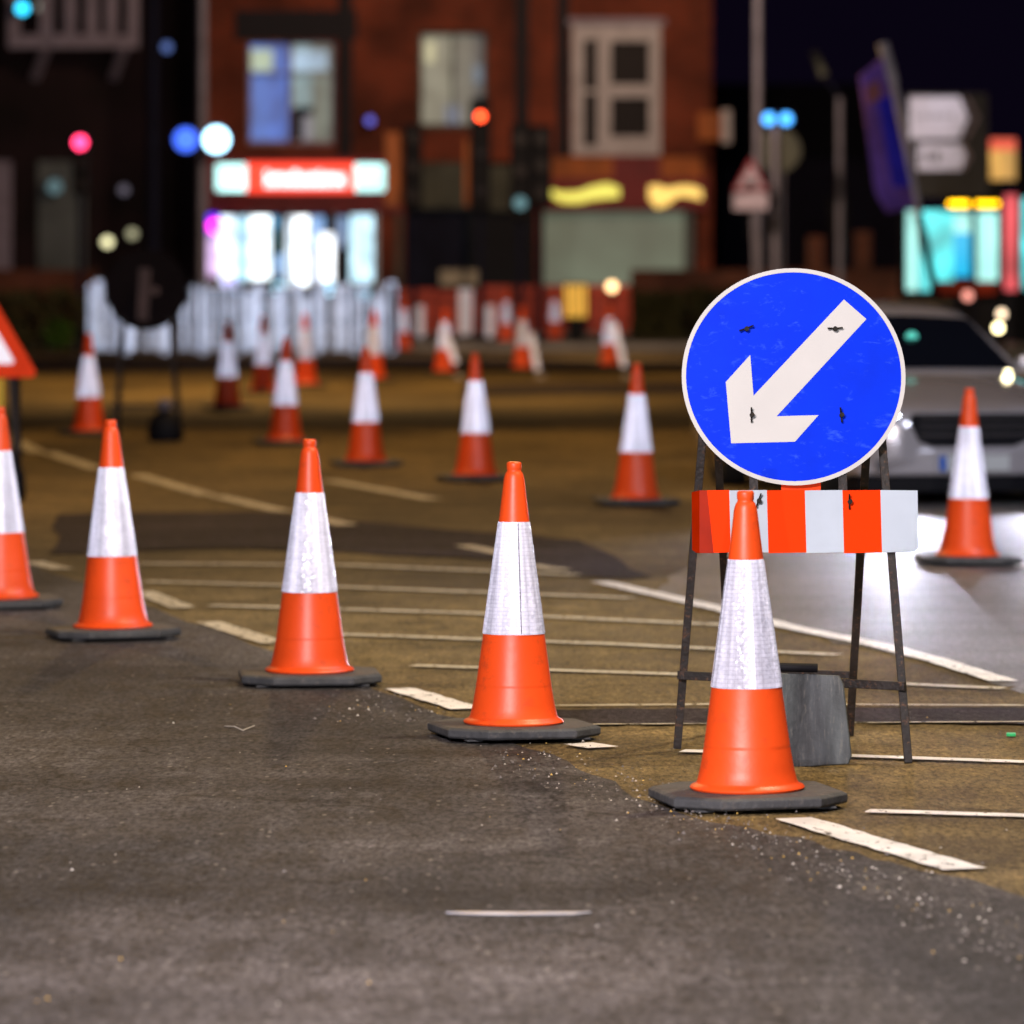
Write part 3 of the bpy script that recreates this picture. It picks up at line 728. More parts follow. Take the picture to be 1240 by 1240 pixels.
# ------------------------------------------------------------------ silver car
def build_car():
    p = G(1178, 613)
    root = empty("parked_car", p, "silver estate car with lit headlamps behind the lone right-hand cone", "car", rz=R(13))
    def section(w, z0, z1, crown, n=9):
        pts = []; hz = z1 - z0
        prof = [(0, 0), (.75, 0), (.93, .06), (1.0, .25), (1.0, .55), (.97, .80), (.90, .93), (.72, 1.0), (.36, 1.0 + crown*.8), (0, 1.0 + crown)]
        half = [(x*w, z0 + t*hz) for x, t in prof]
        return half + [(-x, z) for x, z in half[-2:0:-1]]
    st = [(0.00, .52, .30, .60, .02), (.03, .66, .24, .66, .02), (.12, .76, .19, .70, .02), (.30, .84, .17, .735, .03), (.60, .885, .16, .80, .05), (1.0, .90, .16, .86, .05), (1.35, .905, .16, .905, .04),
          (1.8, .905, .16, .93, .02), (3.0, .905, .16, .94, .02), (4.1, .90, .17, .94, .02), (4.4, .87, .2, .90, .02), (4.55, .78, .3, .8, .02)]
    mb = MB(); S = []
    for y, w, z0, z1, c in st: S.append([(x, y, z) for x, z in section(w, z0, z1, c)])
    n = len(S[0]); vs = [q for s_ in S for q in s_]
    fs = [(k*n+i, k*n+(i+1) % n, (k+1)*n+(i+1) % n, (k+1)*n+i) for k in range(len(S)-1) for i in range(n)]
    mb.add(vs, fs, 0, True); mb.add(S[0], [tuple(range(n))]); mb.add(S[-1], [tuple(range(n))])
    body = mb.build("body", M['silver'], root)
    # cabin
    def zr(y):
        k = [(1.12, .90), (1.5, 1.10), (1.85, 1.29), (2.1, 1.385), (2.5, 1.425), (3.2, 1.43), (3.9, 1.38), (4.3, 1.20), (4.5, .93)]
        for (a, za), (b, zb) in zip(k[:-1], k[1:]):
            if a <= y <= b: return za + (zb-za)*(y-a)/(b-a)
        return .9
    def cab(y, s, off=0):
        z1 = zr(y); zb = .90; t = (z1-zb)/.53
        wb, wt = .80 - (.06*(1-min(1, max(0, (y-1.0)/1.0)))), .80 - .20*t
        a = abs(s); sg = 1 if s >= 0 else -1
        if a <= .7:
            x = wt*a/.7; z = z1 - .035*(a/.7)**2*1.0*min(1, t+.2)
        else:
            q = (a-.7)/.3; x = wt + (wb-wt)*q; z = (z1 - .035*min(1, t+.2))*(1-q) + zb*q
        if a <= .7: z += off
        else: x += off
        return (sg*x, y, z)
    ys = [1.12, 1.3, 1.5, 1.7, 1.85, 2.0, 2.1, 2.3, 2.5, 2.9, 3.2, 3.6, 3.9, 4.1, 4.3, 4.4, 4.5]; ss = [-1, -.85, -.72, -.66, -.5, -.25, 0, .25, .5, .66, .72, .85, 1]
    mb = MB(); n = len(ss)
    mb.add([cab(y, s) for y in ys for s in ss], [(k*n+i, k*n+i+1, (k+1)*n+i+1, (k+1)*n+i) for k in range(len(ys)-1) for i in range(n-1)], 0, True)
    mb.build("cabin", M['silver'], root)
    ys2 = [1.20, 1.35, 1.5, 1.68, 1.85, 1.93]; ss2 = [-.64, -.5, -.3, -.1, .1, .3, .5, .64]; n2 = len(ss2)
    mb = MB(); mb.add([cab(y, s, .008) for y in ys2 for s in ss2], [(k*n2+i, k*n2+i+1, (k+1)*n2+i+1, (k+1)*n2+i) for k in range(len(ys2)-1) for i in range(n2-1)], 0, True)
    ws = mb.build("windscreen", M['cglass'], root)
    mb = MB(); mb.box((-.03, 1.82, zr(1.82)-.05), (.03, 1.86, zr(1.82)+.012)); mb.build("rear_mirror", M['black'], ws)
    mb = MB(); mb.disc((.06, 1.60, 1.165), .045, .02, 16); mb.build("teal_reflection", glow("teal_reflection", (.0, .55, .42), 1.2), ws)  # glowing disc stands in for a teal reflection in the windscreen
    mb = MB(); mb.disc((.66, 1.17, .90), .035, .02, 16); mb.build("bonnet_glint", glow("bonnet_glint_glow", (1, .88, .5), 9), ws)  # warm glint on the bonnet, put in as a glowing disc
    for sgn in (-1, 1):
        for (y0, y1) in ((1.75, 2.65), (2.75, 3.5), (3.6, 4.15)):
            yy = [y0 + (y1-y0)*k/4 for k in range(5)]; qs = [.76, .96]
            mb = MB(); mb.add([cab(y, sgn*q, .008) for y in yy for q in qs], [(2*k, 2*k+1, 2*k+3, 2*k+2) for k in range(4)], 0, True)
            mb.build("side_window", M['cglass'], root)
        mb = MB(); mb.tube((sgn*.57, 2.15, 1.42), (sgn*.57, 4.0, 1.41), .018, 8); mb.build("roof_rail", M['black'], root)
        mb = MB(); mb.lathe([(.03, -.09), (.075, -.06), (.085, 0), (.075, .06), (.03, .09)], 14, c=(0, 0, 0)); mir = mb.build("door_mirror", M['silver'], root); mir.location = (sgn*.98, 1.62, .97); mir.scale = (1.3, .6, .8)
        # headlamp: housing and lit lens
        mb = MB(); mb.prism([(sgn*.45, .035, .56), (sgn*.62, .075, .53), (sgn*.76, .20, .56), (sgn*.78, .24, .66), (sgn*.60, .10, .665), (sgn*.47, .05, .63)], (0, .1, 0)); hl = mb.build("headlamp", M['chrome'], root)
        mb = MB(); mb.disc((sgn*.57, .028, .60), .055, .03, 20); mb.build("lit_lens", glow("headlamp_lens", (.86, .9, 1.0), 26), hl)
        # wheels
        for wy in (.85, 3.55):
            wb = empty("wheel", (sgn*.80, wy, .315), None, None); wb.parent = root
            wb.rotation_euler = (0, R(90), 0)
            mb = MB(); mb.lathe([(.20, -.10), (.30, -.10), (.315, -.07), (.315, .07), (.30, .10), (.20, .10)], 28); mb.build("tyre", M['tyre'], wb)
            mb = MB(); mb.lathe([(.03, -.105), (.20, -.103), (.20, .103), (.03, .105)], 20); mb.build("rim", M['chrome'], wb)
    mb = MB(); mb.prism([(-.44, -.006, .655), (.44, -.006, .655), (.47, -.006, .60), (.40, -.006, .46), (.30, -.006, .42), (-.30, -.006, .42), (-.40, -.006, .46), (-.47, -.006, .60)], (0, .08, 0)); gr = mb.build("grille", M['black'], root)
    for z in (.50, .56, .62): 
        mb = MB(); mb.box((-.40, -.016, z), (.40, -.004, z+.012)); mb.build("grille_bar", M['chrome'], gr)
    mb = MB(); mb.box((-.26, -.035, .25), (.26, -.022, .36)); np_ = mb.build("number_plate", M['plate'], root)
    mb = MB(); mb.box((-.258, -.037, .252), (-.205, -.0352, .358)); mb.build("blue_band", M['plateblue'], np_)
    mb = MB()
    S2 = [(-.86, .34), (-.80, .14), (-.6, .03), (-.3, -.02), (.3, -.02), (.6, .03), (.80, .14), (.86, .34)]
    mb.prism([(x, y, .215) for x, y in S2] , (0, 0, .20)); mb.build("bumper", M['silver'], root, bevel=.03)
    mb = MB(); mb.prism([(x*.97, y + .02, .10) for x, y in S2], (0, 0, .11)); mb.build("lower_intake", M['black'], root, bevel=.01)
    for sgn in (-1, 1):
        mb = MB(); mb.disc((sgn*.66, .03, .29), .045, .03, 16); mb.build("fog_lamp", M['chrome'], root)
    # headlamp light
    Rm = Matrix.Rotation(R(13), 3, 'Z')
    for sgn in (-1, 1):
        w_ = p + Rm @ Vector((sgn*.57, -.03, .60)); t_ = Vector((w_.x*.25, 19.0, -.4))
        spot("headlamp_light", w_, t_, (620 if sgn < 0 else 230), (.80, .80, 1.0), .05, 50, 1.0)
build_car()

# ------------------------------------------------------------------ the junction's signals, poles and signs (far off)
def pole(mb, px, ytop, D, r, z0=.13, lean=0):
    a = W(px, 400, D); a.z = z0; return mb.tube(a, W(px + lean, ytop, D), r, 12)
def street_lamp(px, D, ytop, r, m, lab, head=1, h=9.0):
    b_ = W(px, 400, D); root = empty("street_lamp", (b_.x, D, 0), lab, "street lamp", "street lamps")
    mb = MB(); mb.tube((b_.x, D, 0), (b_.x, D, h), r, 14, r*.8); mb.build("column", m, root, True)
    mb = MB(); mb.tube((b_.x, D, .0), (b_.x, D, 1.2), r*1.25, 14); mb.build("base", m, root, True)
    mb = MB(); mb.tube((b_.x, D, h - .05), (b_.x + head*1.1, D - .5, h + .25), .045, 10); mb.build("arm", m, root, True)
    mb = MB(); mb.box((b_.x + head*1.0, D - .75, h + .20), (b_.x + head*1.7, D - .35, h + .36)); mb.build("lantern", M['galv'], root, True, bevel=.04)
    return root
street_lamp(918, 90, 0, .085, M['galv'], "tall grey lamp column rising past the pair of blue lights")
street_lamp(245, 92, 0, .10, M['galv'], "tall pale grey lamp column at the left edge of the red brick building")
street_lamp(186, 96, 0, .13, M['dpole'], "thick dark blue lamp column left of the pale grey one", -1)
# slim lamp post with a dark head, right
D = 92; b_ = W(1017, 400, D); root = empty("lamp_post", (b_.x, D, 0), "slim pale post with a small unlit lantern reaching left, left of the banner", "lamp post")
mb = MB(); mb.tube((b_.x, D, 0), W(1017, 118, D), .065, 12); mb.build("post", M['galv'], root, True)
mb = MB(); mb.tube(W(1017, 118, D), W(994, 84, D), .035, 8); mb.build("arm", M['dpole'], root, True)
mb = MB(); mb.tube(W(998, 92, D), W(985, 62, D), .10, 10, .07); mb.build("lantern", M['tealgrey'], root, True)

def lampdisc(mb, px, py, D, rpx): return mb.disc(W(px, py, D), rpx/F*D, .05, 24)
# pole pair of lamps at left
D = 91.5
root = empty("beacon_pair", (W(245, 400, D).x, D, 0), "pair of round blue-white lamps either side of the pale grey column", "signal lamps")
for (px, rr, m_) in ((225, 14, glow("blue_lamp", (.0, .12, 1.0), 2.0)), (262, 15, glow("blue_white_lamp", (.42, .78, 1.0), 6.0))):
    mb = MB(); c = W(px, 169, D - .25); mb.tube(c, c + Vector((0, .25, 0)), (rr + 3)/F*D, 18); h = mb.build("housing", M['dpole'], root, True)
    mb = MB(); mb.disc(W(px, 169, D - .30), rr/F*D, .04, 24); mb.build("lens", m_, h, True)
MB().bar(W(225, 169, D + .03), W(262, 169, D + .03), .06, .05, side=(0, 0, 1)).build("crossarm", M['galv'], root, True)

def signal(px, ytop, ybot, D, wpx, lab, lit=None, col=None, side=None, extra=None, rr=8):
    b_ = W(px, 400, D); root = empty("traffic_signal", (b_.x, D, 0), lab, "traffic signal", "traffic signals")
    mb = MB(); mb.tube((b_.x, D + .05, 0), W(px, ytop + 20, D) + Vector((0, .05, 0)), .057, 12); mb.build("pole", M['dpole'], root, True)
    mb = MB(); rect(mb, px - wpx/2, ytop, px + wpx/2, ybot, D - .28, .26); hd = mb.build("head", M['black'], root, True, bevel=.03)
    n = 3; step = (ybot - ytop)/n
    for k in range(n):
        cy = ytop + step*(k + .5)
        mb = MB(); c = W(px, cy, D - .28); mb.tube(c, c + Vector((0, -.16, .0)), min(.11, wpx*.42/F*D), 14); mb.build("visor", M['dpole'], hd, True)
        m_ = M['dglass']
        if lit == k: m_ = col
        mb = MB(); mb.disc(W(px, cy, D - .45), min(rr/F*D, .12), .02, 18); mb.build("lens", m_, hd, True)
    if side:
        mb = MB(); rect(mb, *side, D + .10, .04); mb.build("glow_backing_board", M['orangewood'], root, True, bevel=.02)  # orange light falling on this board is put into its colour
    return root
signal(500, 150, 255, 95.5, 22, "dark signal left of centre with orange glow painted on a board at its left", side=(466, 160, 488, 250))
signal(582, 118, 255, 95.5, 24, "signal showing a red light above a board painted with orange glow", 0, glow("red_signal", (1.0, .06, .01), 9.0), side=(562, 168, 577, 250), rr=5)
signal(630, 150, 265, 95.2, 24, "left of the two dark signal heads at centre, a faint teal light low down", 2, glow("teal_signal", (.0, .35, .45), .55))
signal(655, 152, 250, 95.8, 26, "right of the two dark signal heads at centre, unlit")
signal(97, 160, 235, 93, 20, "far left signal with a pink-red lamp", 0, glow("pink_signal", (1.0, .03, .13), 7.0), rr=9)
# pair of small blue lamps on a post
D = 89; root = empty("beacon_post", (W(939, 400, D).x, D, 0), "pale post topped by a pair of bright azure lamps", "beacon post")
mb = MB(); pole(mb, 939, 152, D, .075, 0); mb.build("post", M['galv'], root, True)
for px in (931, 952):
    mb = MB(); mb.disc(W(px, 144, D - .1), 7/F*D, .04, 20); mb.build("lens", glow("azure_lamp", (0, .36, 1.0), 3.4), root, True)
mb = MB(); rect(mb, 922, 136, 961, 152, D, .1); mb.build("lamp_box", M['dpole'], root, True)
# brown round sign back
D = 90.6; root = empty("round_plate", (W(948, 400, D).x, D, 0), "dull brown round sign back behind the azure-lamp post", "road sign")
mb = MB(); mb.disc(W(943, 182, D), 27/F*D, .02, 32); mb.build("panel", M['tealgrey'], root, True)
mb = MB(); pole(mb, 948, 200, D + .08, .03, 0); mb.build("post", M['galv'], root, True)
# warning triangle with plate
D = 88.5; root = empty("warning_sign", (W(909, 400, D).x, D, 0), "small distant red triangle sign with a pale plate under it", "road sign")
mb = MB(); mb.prism([W(909, 190, D), W(931, 231, D), W(887, 231, D)], (0, .02, 0)); mb.build("triangle", mat('faded_red_border', (.26,.03,.05), .7), root, True)
mb = MB(); mb.prism([W(909, 200, D - .01), W(925, 227, D - .01), W(893, 227, D - .01)], (0, .005, 0)); mb.build("white_field", M['bframe'], root, True)
mb = MB(); mb.prism([W(903, 218, D - .02), W(915, 218, D - .02), W(912, 227, D - .02), W(906, 227, D - .02)], (0, .005, 0)); mb.build("symbol", M['black'], root, True)
mb = MB(); rect(mb, 888, 234, 930, 254, D, .02); mb.build("plate", M['bframe'], root, True)
mb = MB(); pole(mb, 918, 258, D + .06, .035, 0, -6); mb.build("post", M['galv'], root, True)
# banner flag
D = 62; root = empty("banner_flag", (W(1133, 445, D).x, D, 0), "purple and blue banner on a leaning pole above the silver car", "banner")
p0 = W(1148, 445, D); p0.z = 0
pts = [p0, W(1132, 350, D), W(1113, 262, D), W(1095, 160, D), W(1082, 100, D), W(1069, 52, D)]
for k, (a_, b_) in enumerate(zip(pts[:-1], pts[1:])):
    if k == 2: up = MB()
    if k < 2:
        if k == 0: lo = MB()
        lo.tube(a_, b_, .055, 10)
    else: up.tube(a_, b_, .05 if k < 4 else .075, 10)
lo.build("lower_pole", M['black'], root, True); up.build("upper_pole", M['wframe'], root, True)
mb = MB(); N1, N2 = 14, 6; L = [(1070, 68), (1078, 105), (1092, 170), (1105, 235), (1108, 250)]; Q = [(1040, 92), (1044, 120), (1052, 180), (1060, 235), (1074, 258)]
def li(P, t):
    t *= len(P)-1; i = min(int(t), len(P)-2); f = t-i; return (P[i][0]+(P[i+1][0]-P[i][0])*f, P[i][1]+(P[i+1][1]-P[i][1])*f)
vs = []; 
for j in range(N1+1):
    a_, b_ = li(L, j/N1), li(Q, j/N1)
    for i in range(N2+1):
        u = i/N2; vs.append(W(a_[0]+(b_[0]-a_[0])*u, a_[1]+(b_[1]-a_[1])*u, D - .06 + .05*math.sin(u*5 + j*.5)))
mb.v = vs
for j in range(N1):
    for i in range(N2):
        mb.f.append([j*(N2+1)+i, j*(N2+1)+i+1, (j+1)*(N2+1)+i+1, (j+1)*(N2+1)+i])
        m_ = 0
        if i < 3 and 4 <= j <= 9: m_ = 1
        if 2 <= i <= 4 and 2 <= j <= 3: m_ = 2
        mb.mi.append(m_); mb.smooth.add(len(mb.f)-1)
o = mb.build("cloth", [M['flag'], M['flag2'], M['flagspot']], root, True); md = o.modifiers.new("t", 'SOLIDIFY'); md.thickness = .004
# direction sign
D = 86; root = empty("direction_sign", (W(1178, 400, D).x, D, 0), "grey direction sign with two white arrow panels pointing right", "direction sign")
mb = MB(); rect(mb, 1097, 113, 1196, 238, D, .04); mb.build("board", M['signgrey'], root, True)
def arrow(x0, y0, x1, y1, tip, nm):
    ym = (y0+y1)/2
    MB().prism([W(x0, y0, D-.012), W(x1, y0, D-.012), W(tip, ym, D-.012), W(x1, y1, D-.012), W(x0, y1, D-.012)], (0, .01, 0)).build(nm, M['signwhite'], root, True)
arrow(1101, 117, 1162, 168, 1172, "arrow_panel"); arrow(1111, 174, 1163, 206, 1170, "arrow_panel")
for (x, y0, y1, tip) in ((1172, 117, 168, 1186), (1168, 174, 206, 1177)):
    ym = (y0+y1)/2
    MB().prism([W(x-5, y0, D-.014), W(x, y0, D-.014), W(tip, ym, D-.014), W(x, y1, D-.014), W(x-5, y1, D-.014), W(tip-5, ym, D-.014)], (0, .01, 0)).build("chevron", M['bframe'], root, True)
mb = MB()
for (x, w_) in ((1108, 4), (1116, 5), (1125, 3), (1132, 6), (1142, 4), (1150, 5)): rect(mb, x, 139, x + w_, 141.5, D - .018, .004)
for (x, w_) in ((1117, 3), (1123, 3), (1131, 6)): rect(mb, x, 183, x + w_, 197, D - .018, .004)
mb.build("lettering", M['tealgrey'], root, True)
mb = MB(); pole(mb, 1178, 236, D + .09, .04, 0); mb.build("post", M['dpole'], root, True)
mb = MB(); pole(mb, 1112, 236, D + .09, .02, 0); mb.build("post", M['dpole'], root, True)

# white pedestrian railing in front of the shop
D = 90.5
x = 108; panels = 0
while x < 478:
    w_ = 46; x1 = min(x + w_, 480)
    root = empty("guard_railing", (W((x+x1)/2, 430, D).x, D, 0), ["leftmost pale railing panel, left of the round black sign", "railing panel right behind the round black sign", "pale railing panel just right of the round black sign", "railing panel under the left part of the lit shop window", "railing panel under the middle of the lit shop window",
        "railing panel under the right part of the lit shop window", "railing panel right of the lit shop window, behind a mid distance cone", "rightmost full railing panel beside the very far cone", "narrow end piece of the pale railing, next to the red barriers"][min(panels, 8)], "railing", "pedestrian railing panels before the shop")
    for y_ in (350, 424):
        MB().bar(W(x, y_, D), W(x1 - 1, y_, D), .05, .04, side=(0, 0, 1)).build("rail", M['railbar'], root, True)
    for xx in (x + 1, x1 - 2):
        a_ = W(xx, 430, D + .03); a_.z = 0; MB().bar(a_, W(xx, 345, D + .03), .07, .05).build("post", M['rail'], root, True)
    k = x + 5
    while k < x1 - 3:
        MB().bar(W(k, 349, D), W(k, 425, D), .03, .015).build("upright", M['railbar'], root, True); k += 6.5
    for q in range(3):
        k = min(x + 8 + q*14 + random.uniform(-4, 4), x1 - 6); wd = random.choice([.07, .09, .12, .15]); ya = random.uniform(338, 362)
        MB().bar(W(k, ya, D - .05), W(k, 424, D - .05), wd, .02).build("streak_board", M['rail'], root, True)  # pale boards added to stand in for bright streaks on the bars
    panels += 1; x += w_
# red plastic barriers
def barrier(x0, x1, D, lab, ytop=345, refl=()):
    root = empty("plastic_barrier", (W((x0+x1)/2, 420, D).x, D, .13), lab, "barrier", "red plastic barriers on the far pavement")
    a_, b_ = W(x0, ytop, D), W(x1, ytop, D); H = a_.z
    mb = MB(); t = .09
    mb.box((a_.x, D, H - .16), (b_.x, D + .07, H)); mb.box((a_.x, D, .30), (b_.x, D + .07, .46))
    n = max(3, int((b_.x - a_.x)/.16))
    for i in range(n+1):
        xx = a_.x + (b_.x - a_.x)*i/n; mb.box((xx - .03, D + .012, .46), (xx + .03, D + .055, H - .16))
    mb.build("frame", M['bred'], root, True, bevel=.01)
    mb = MB(); mb.box((a_.x + .05, D + .02, .5), (b_.x - .05, D + .03, H - .2)); mb.build("infill", M['bred'], root, True)
    for xx in (a_.x + .15, b_.x - .15):
        mb = MB(); mb.box((xx - .06, D - .25, .13), (xx + .06, D + .32, .20)); mb.build("foot", M['black'], root, True)
    for (r0, r1, y0, y1) in refl:
        mb = MB(); rect(mb, r0, y0, r1, y1, D - .02, .015); mb.build("reflector", M['bwh'], root, True)
barrier(478, 528, 97, "red barrier left of the far cones, with a white reflector", 350, ((503, 513, 370, 408),))
barrier(530, 583, 97.3, "red barrier behind the left far cone", 352, ((556, 572, 350, 405),))
barrier(585, 640, 97, "red barrier below the central signals with a white reflector", 346, ((588, 598, 370, 408),))
barrier(642, 694, 97.3, "red barrier left of the amber box", 346, ())
barrier(708, 762, 97, "red barrier right of the amber box, under the round lamp", 346, ())
# amber box
D = 96.4; root = empty("amber_box", (W(703, 420, D).x, D, .13), "glowing amber ribbed box between two red barriers", "light box")
mb = MB(); rect(mb, 683, 343, 712, 386, D + .02, .3); mb.build("case", M['black'], root, True)
for i, xx in enumerate((684, 691, 698, 705)):
    mb = MB(); rect(mb, xx, 345, xx + 5, 384, D, .02); mb.build("lit_rib", M['byel'], root, True)
mb = MB(); rect(mb, 688, 386, 708, 421, D + .05, .2); mb.build("stand", M['black'], root, True)
# round amber lamp over a barrier
D = 96.6; root = empty("road_lamp", (W(741, 420, D).x, D, .13), "small round amber lamp on a stick above the far right cone", "warning lamp")
mb = MB(); lampdisc(mb, 741, 347, D, 6); mb.build("lens", glow("amber_road_lamp", (1.0, .62, .28), 4.5), root, True)
mb = MB(); pole(mb, 741, 350, D + .08, .02); mb.build("stick", M['black'], root, True)
# pale slanted streaks beside the far cones, built as added leaning sticks
for (x0, y0, x1, y1, lab) in ((643, 404, 651, 448, "pale streak built as a leaning stick touching the far cone below the two-headed signal"), (744, 392, 756, 444, "pale streak built as a leaning stick touching the far cone under the amber lamp"), (541, 408, 552, 440, "pale streak built as a leaning stick touching the left far cone")):
    f = G(x1 + 4, 458); root = empty("streak_stick", f, lab, "marker", "pale leaning streaks beside the far cones")
    MB().tube(W(x1, y1, f.y), W(x0, y0, f.y), .045, 10).build("streak_tube", M['bwh'], root, True)
    MB().tube(f + Vector((0, 0, .0)), W(x1, y1, f.y), .02, 8).build("stick", M['black'], root, True)
    MB().tube(f, f + Vector((0, 0, .06)), .09, 14, .06).build("foot", M['galv'], root, True)
# yellow plates behind
D = 98; root = empty("yellow_board", (W(563, 420, D).x, D, .13), "low dim yellow board above the red barriers, left of centre", "board")
mb = MB(); rect(mb, 533, 327, 580, 346, D, .03); mb.build("panel", M['line_sodium'], root, True)
for xx in (537, 575):
    mb = MB(); pole(mb, xx, 345, D + .05, .02); mb.build("stick", M['black'], root, True)

# ------------------------------------------------------------------ low wall and hedges
D = 102
def wall(x0, x1, lab, ytop=330):
    root = empty("brick_wall", (W((x0+x1)/2, 420, D).x, D, .13), lab, "brick wall")
    a_, b_ = W(x0, ytop, D), W(x1, ytop, D)
    mb = MB(); mb.box((a_.x, D, .13), (b_.x, D + .25, a_.z)); mb.build("wall", M['brick_wall'], root, True)
    mb = MB(); mb.box((a_.x, D - .03, a_.z), (b_.x, D + .28, a_.z + .06)); mb.build("coping", M['brick_wall'], root, True)
    return root
wall(-120, 118, "low brick wall behind the dark hedge at far left")
rw = wall(764, 1100, "low brick wall with piers behind the blue sign")
for (xx, yt) in ((988, 286), (1045, 280)):
    mb = MB(); rect(mb, xx - 10, yt, xx + 10, 405, D - .05, .4); mb.build("pier", M['brick_wall'], rw, True)
def hedge(x0, x1, D, ytop, lab, green=0):
    root = empty("hedge", (W((x0+x1)/2, 420, D).x, D, 0), lab, "hedge")
    a_, b_ = W(x0, ytop, D), W(x1, ytop, D)
    mb = MB(); mg = MB()
    for _ in range(2600):
        p = Vector((random.uniform(a_.x, b_.x), D + random.uniform(-.1, 1.0), random.uniform(.05, a_.z - random.random()*.15)))
        s = random.uniform(.04, .10); u = Vector((random.gauss(0, 1), random.gauss(0, 1), random.gauss(0, 1))).normalized(); v = u.orthogonal().normalized()
        t = mg if green and (p.x - (W(green, 400, D)).x)**2 + (p.z - .35)**2 < .09 else mb
        t.add([p - u*s, p + v*s*.6, p + u*s, p - v*s*.6], [(0, 1, 2, 3)])
    mb.build("foliage", M['hedge'], root, True)
    if mg.v: mg.build("foliage", M['hedge_g'], root, True)
    st = MB()
    for k in range(8):
        xx = a_.x + (b_.x-a_.x)*(k+.5)/8; st.tube((xx, D+.4, 0), (xx + .1, D + .45, a_.z*.8), .03, 6)
    st.build("stem", M['rust'], root, True)
hedge(-90, 112, 93.0, 348, "dark brown hedge at far left with one green patch", 70)
hedge(766, 830, 97.5, 352, "olive hedge right of the red barriers")
hedge(832, 1000, 98.5, 345, "dark brown hedge behind the top of the blue sign")

# ------------------------------------------------------------------ main red brick building
DB = 116.0
root = empty("brick_building", (W(555, 404, DB).x, DB, .13), "red brick corner building with two lit upstairs windows and two shops", "building")
openings = [(300, 405, 50, 175), (507, 590, 38, 155), (697, 799, 32, 188), (247, 456, 257, 402), (490, 648, 196, 402), (656, 843, 250, 402)]
X = sorted({245, 862, *[o[0] for o in openings], *[o[1] for o in openings]}); Y = sorted({-160, 403, *[o[2] for o in openings], *[o[3] for o in openings]})
mb = MB()
for x0, x1 in zip(X[:-1], X[1:]):
    for y0, y1 in zip(Y[:-1], Y[1:]):
        if any(o[0] <= x0 and x1 <= o[1] and o[2] <= y0 and y1 <= o[3] for o in openings): continue
        rect(mb, x0, y0, x1, y1, DB, .35)
a_, b_ = W(245, -160, DB), W(862, 403, DB)
mb.box((a_.x, DB + .351, .13), (a_.x + .3, DB + 9, a_.z)); mb.box((b_.x - .3, DB + .351, .13), (b_.x, DB + 9, a_.z)); mb.box((a_.x, DB + 9, .13), (b_.x, DB + 9.3, a_.z))
mb.build("wall", M['brick_red'], root, True)
mb = MB(); zt = a_.z
mb.prism([(a_.x - .3, DB - .3, zt), (a_.x - .3, DB + 9.6, zt), (a_.x - .3, DB + 4.6, zt + 3.2)], (b_.x - a_.x + .6, 0, 0)); rf = mb.build("roof", M['slate'], root, True)
mb = MB(); mb.box((b_.x - 2.5, DB + 4, zt + 1.8), (b_.x - 1.5, DB + 5, zt + 4.6)); mb.build("chimney", M['brick_red'], rf, True)
mb = MB(); rect(mb, 247, 196, 860, 403, DB + 4.5, .1); rect(mb, 247, 20, 860, 190, DB + 4.5, .1); mb.build("inner_wall", M['dark'], root, True)
for px, w_ in ((632, 16), (682, 15), (418, 16)):      # drain pipe, and dark strips added for the dark gaps in the brick
    mb = MB(); rect(mb, px - w_/2, -150, px + w_/2, 190, DB - .10, .09); mb.build("pipe_or_dark_strip", M['lintel'], root, True)
# upstairs window 1
def cell(mb, D, x0, y0, x1, y1, d=.03): return rect(mb, x0, y0, x1, y1, D, d)
mb = MB(); cell(mb, DB - .06, 285, 12, 432, 48, .05); mb.build("lintel", M['lintel'], root, True)
mb = MB()
for q in ((300, 50, 304, 175), (401, 50, 405, 175), (349, 50, 354, 175), (304, 50, 401, 54), (304, 170, 401, 175), (304, 88, 401, 91)): cell(mb, DB + .12, *q, .06)
w1 = mb.build("window", M['bframe'], root, True)
for q, c_, s_ in (((304, 54, 326, 174), (.10, .25, .80), .45), ((326, 54, 349, 174), (.09, .24, .85), .42), ((354, 54, 378, 130), (.34, .52, .55), .42), ((378, 54, 401, 174), (.30, .36, .30), .33), ((304, 60, 330, 86), (.5, .62, .45), .5), ((354, 62, 396, 84), (.45, .65, .85), .6), ((366, 140, 378, 172), (.5, .5, .6), .3)):
    mb = MB(); cell(mb, DB + (.30 if (q[3]-q[1]) > 60 else .24), *q); mb.build("lit_blind", glow("window_blue_light", c_, s_*1.35, .3, 2), w1, True)
# upstairs window 2
mb = MB()
for q in ((507, 38, 511, 155), (586, 38, 590, 155), (511, 38, 586, 42), (511, 150, 586, 155), (547, 42, 550, 150)): cell(mb, DB + .12, *q, .06)
w2 = mb.build("window", M['tealgrey'], root, True)
for q, c_, s_ in (((511, 42, 547, 150), (.62, .62, .46), .26), ((550, 42, 572, 150), (.42, .44, .36), .24), ((572, 42, 586, 150), (.12, .16, .18), .25), ((515, 50, 527, 76), (.9, .85, .5), .45), ((574, 80, 584, 100), (.2, .35, .5), .4), ((540, 128, 556, 150), (.35, .45, .65), .4)):
    mb = MB(); cell(mb, DB + (.30 if (q[3]-q[1]) > 60 else .24), *q); mb.build("lit_curtain", glow("window_cream_light", c_, s_, .25, 2), w2, True)
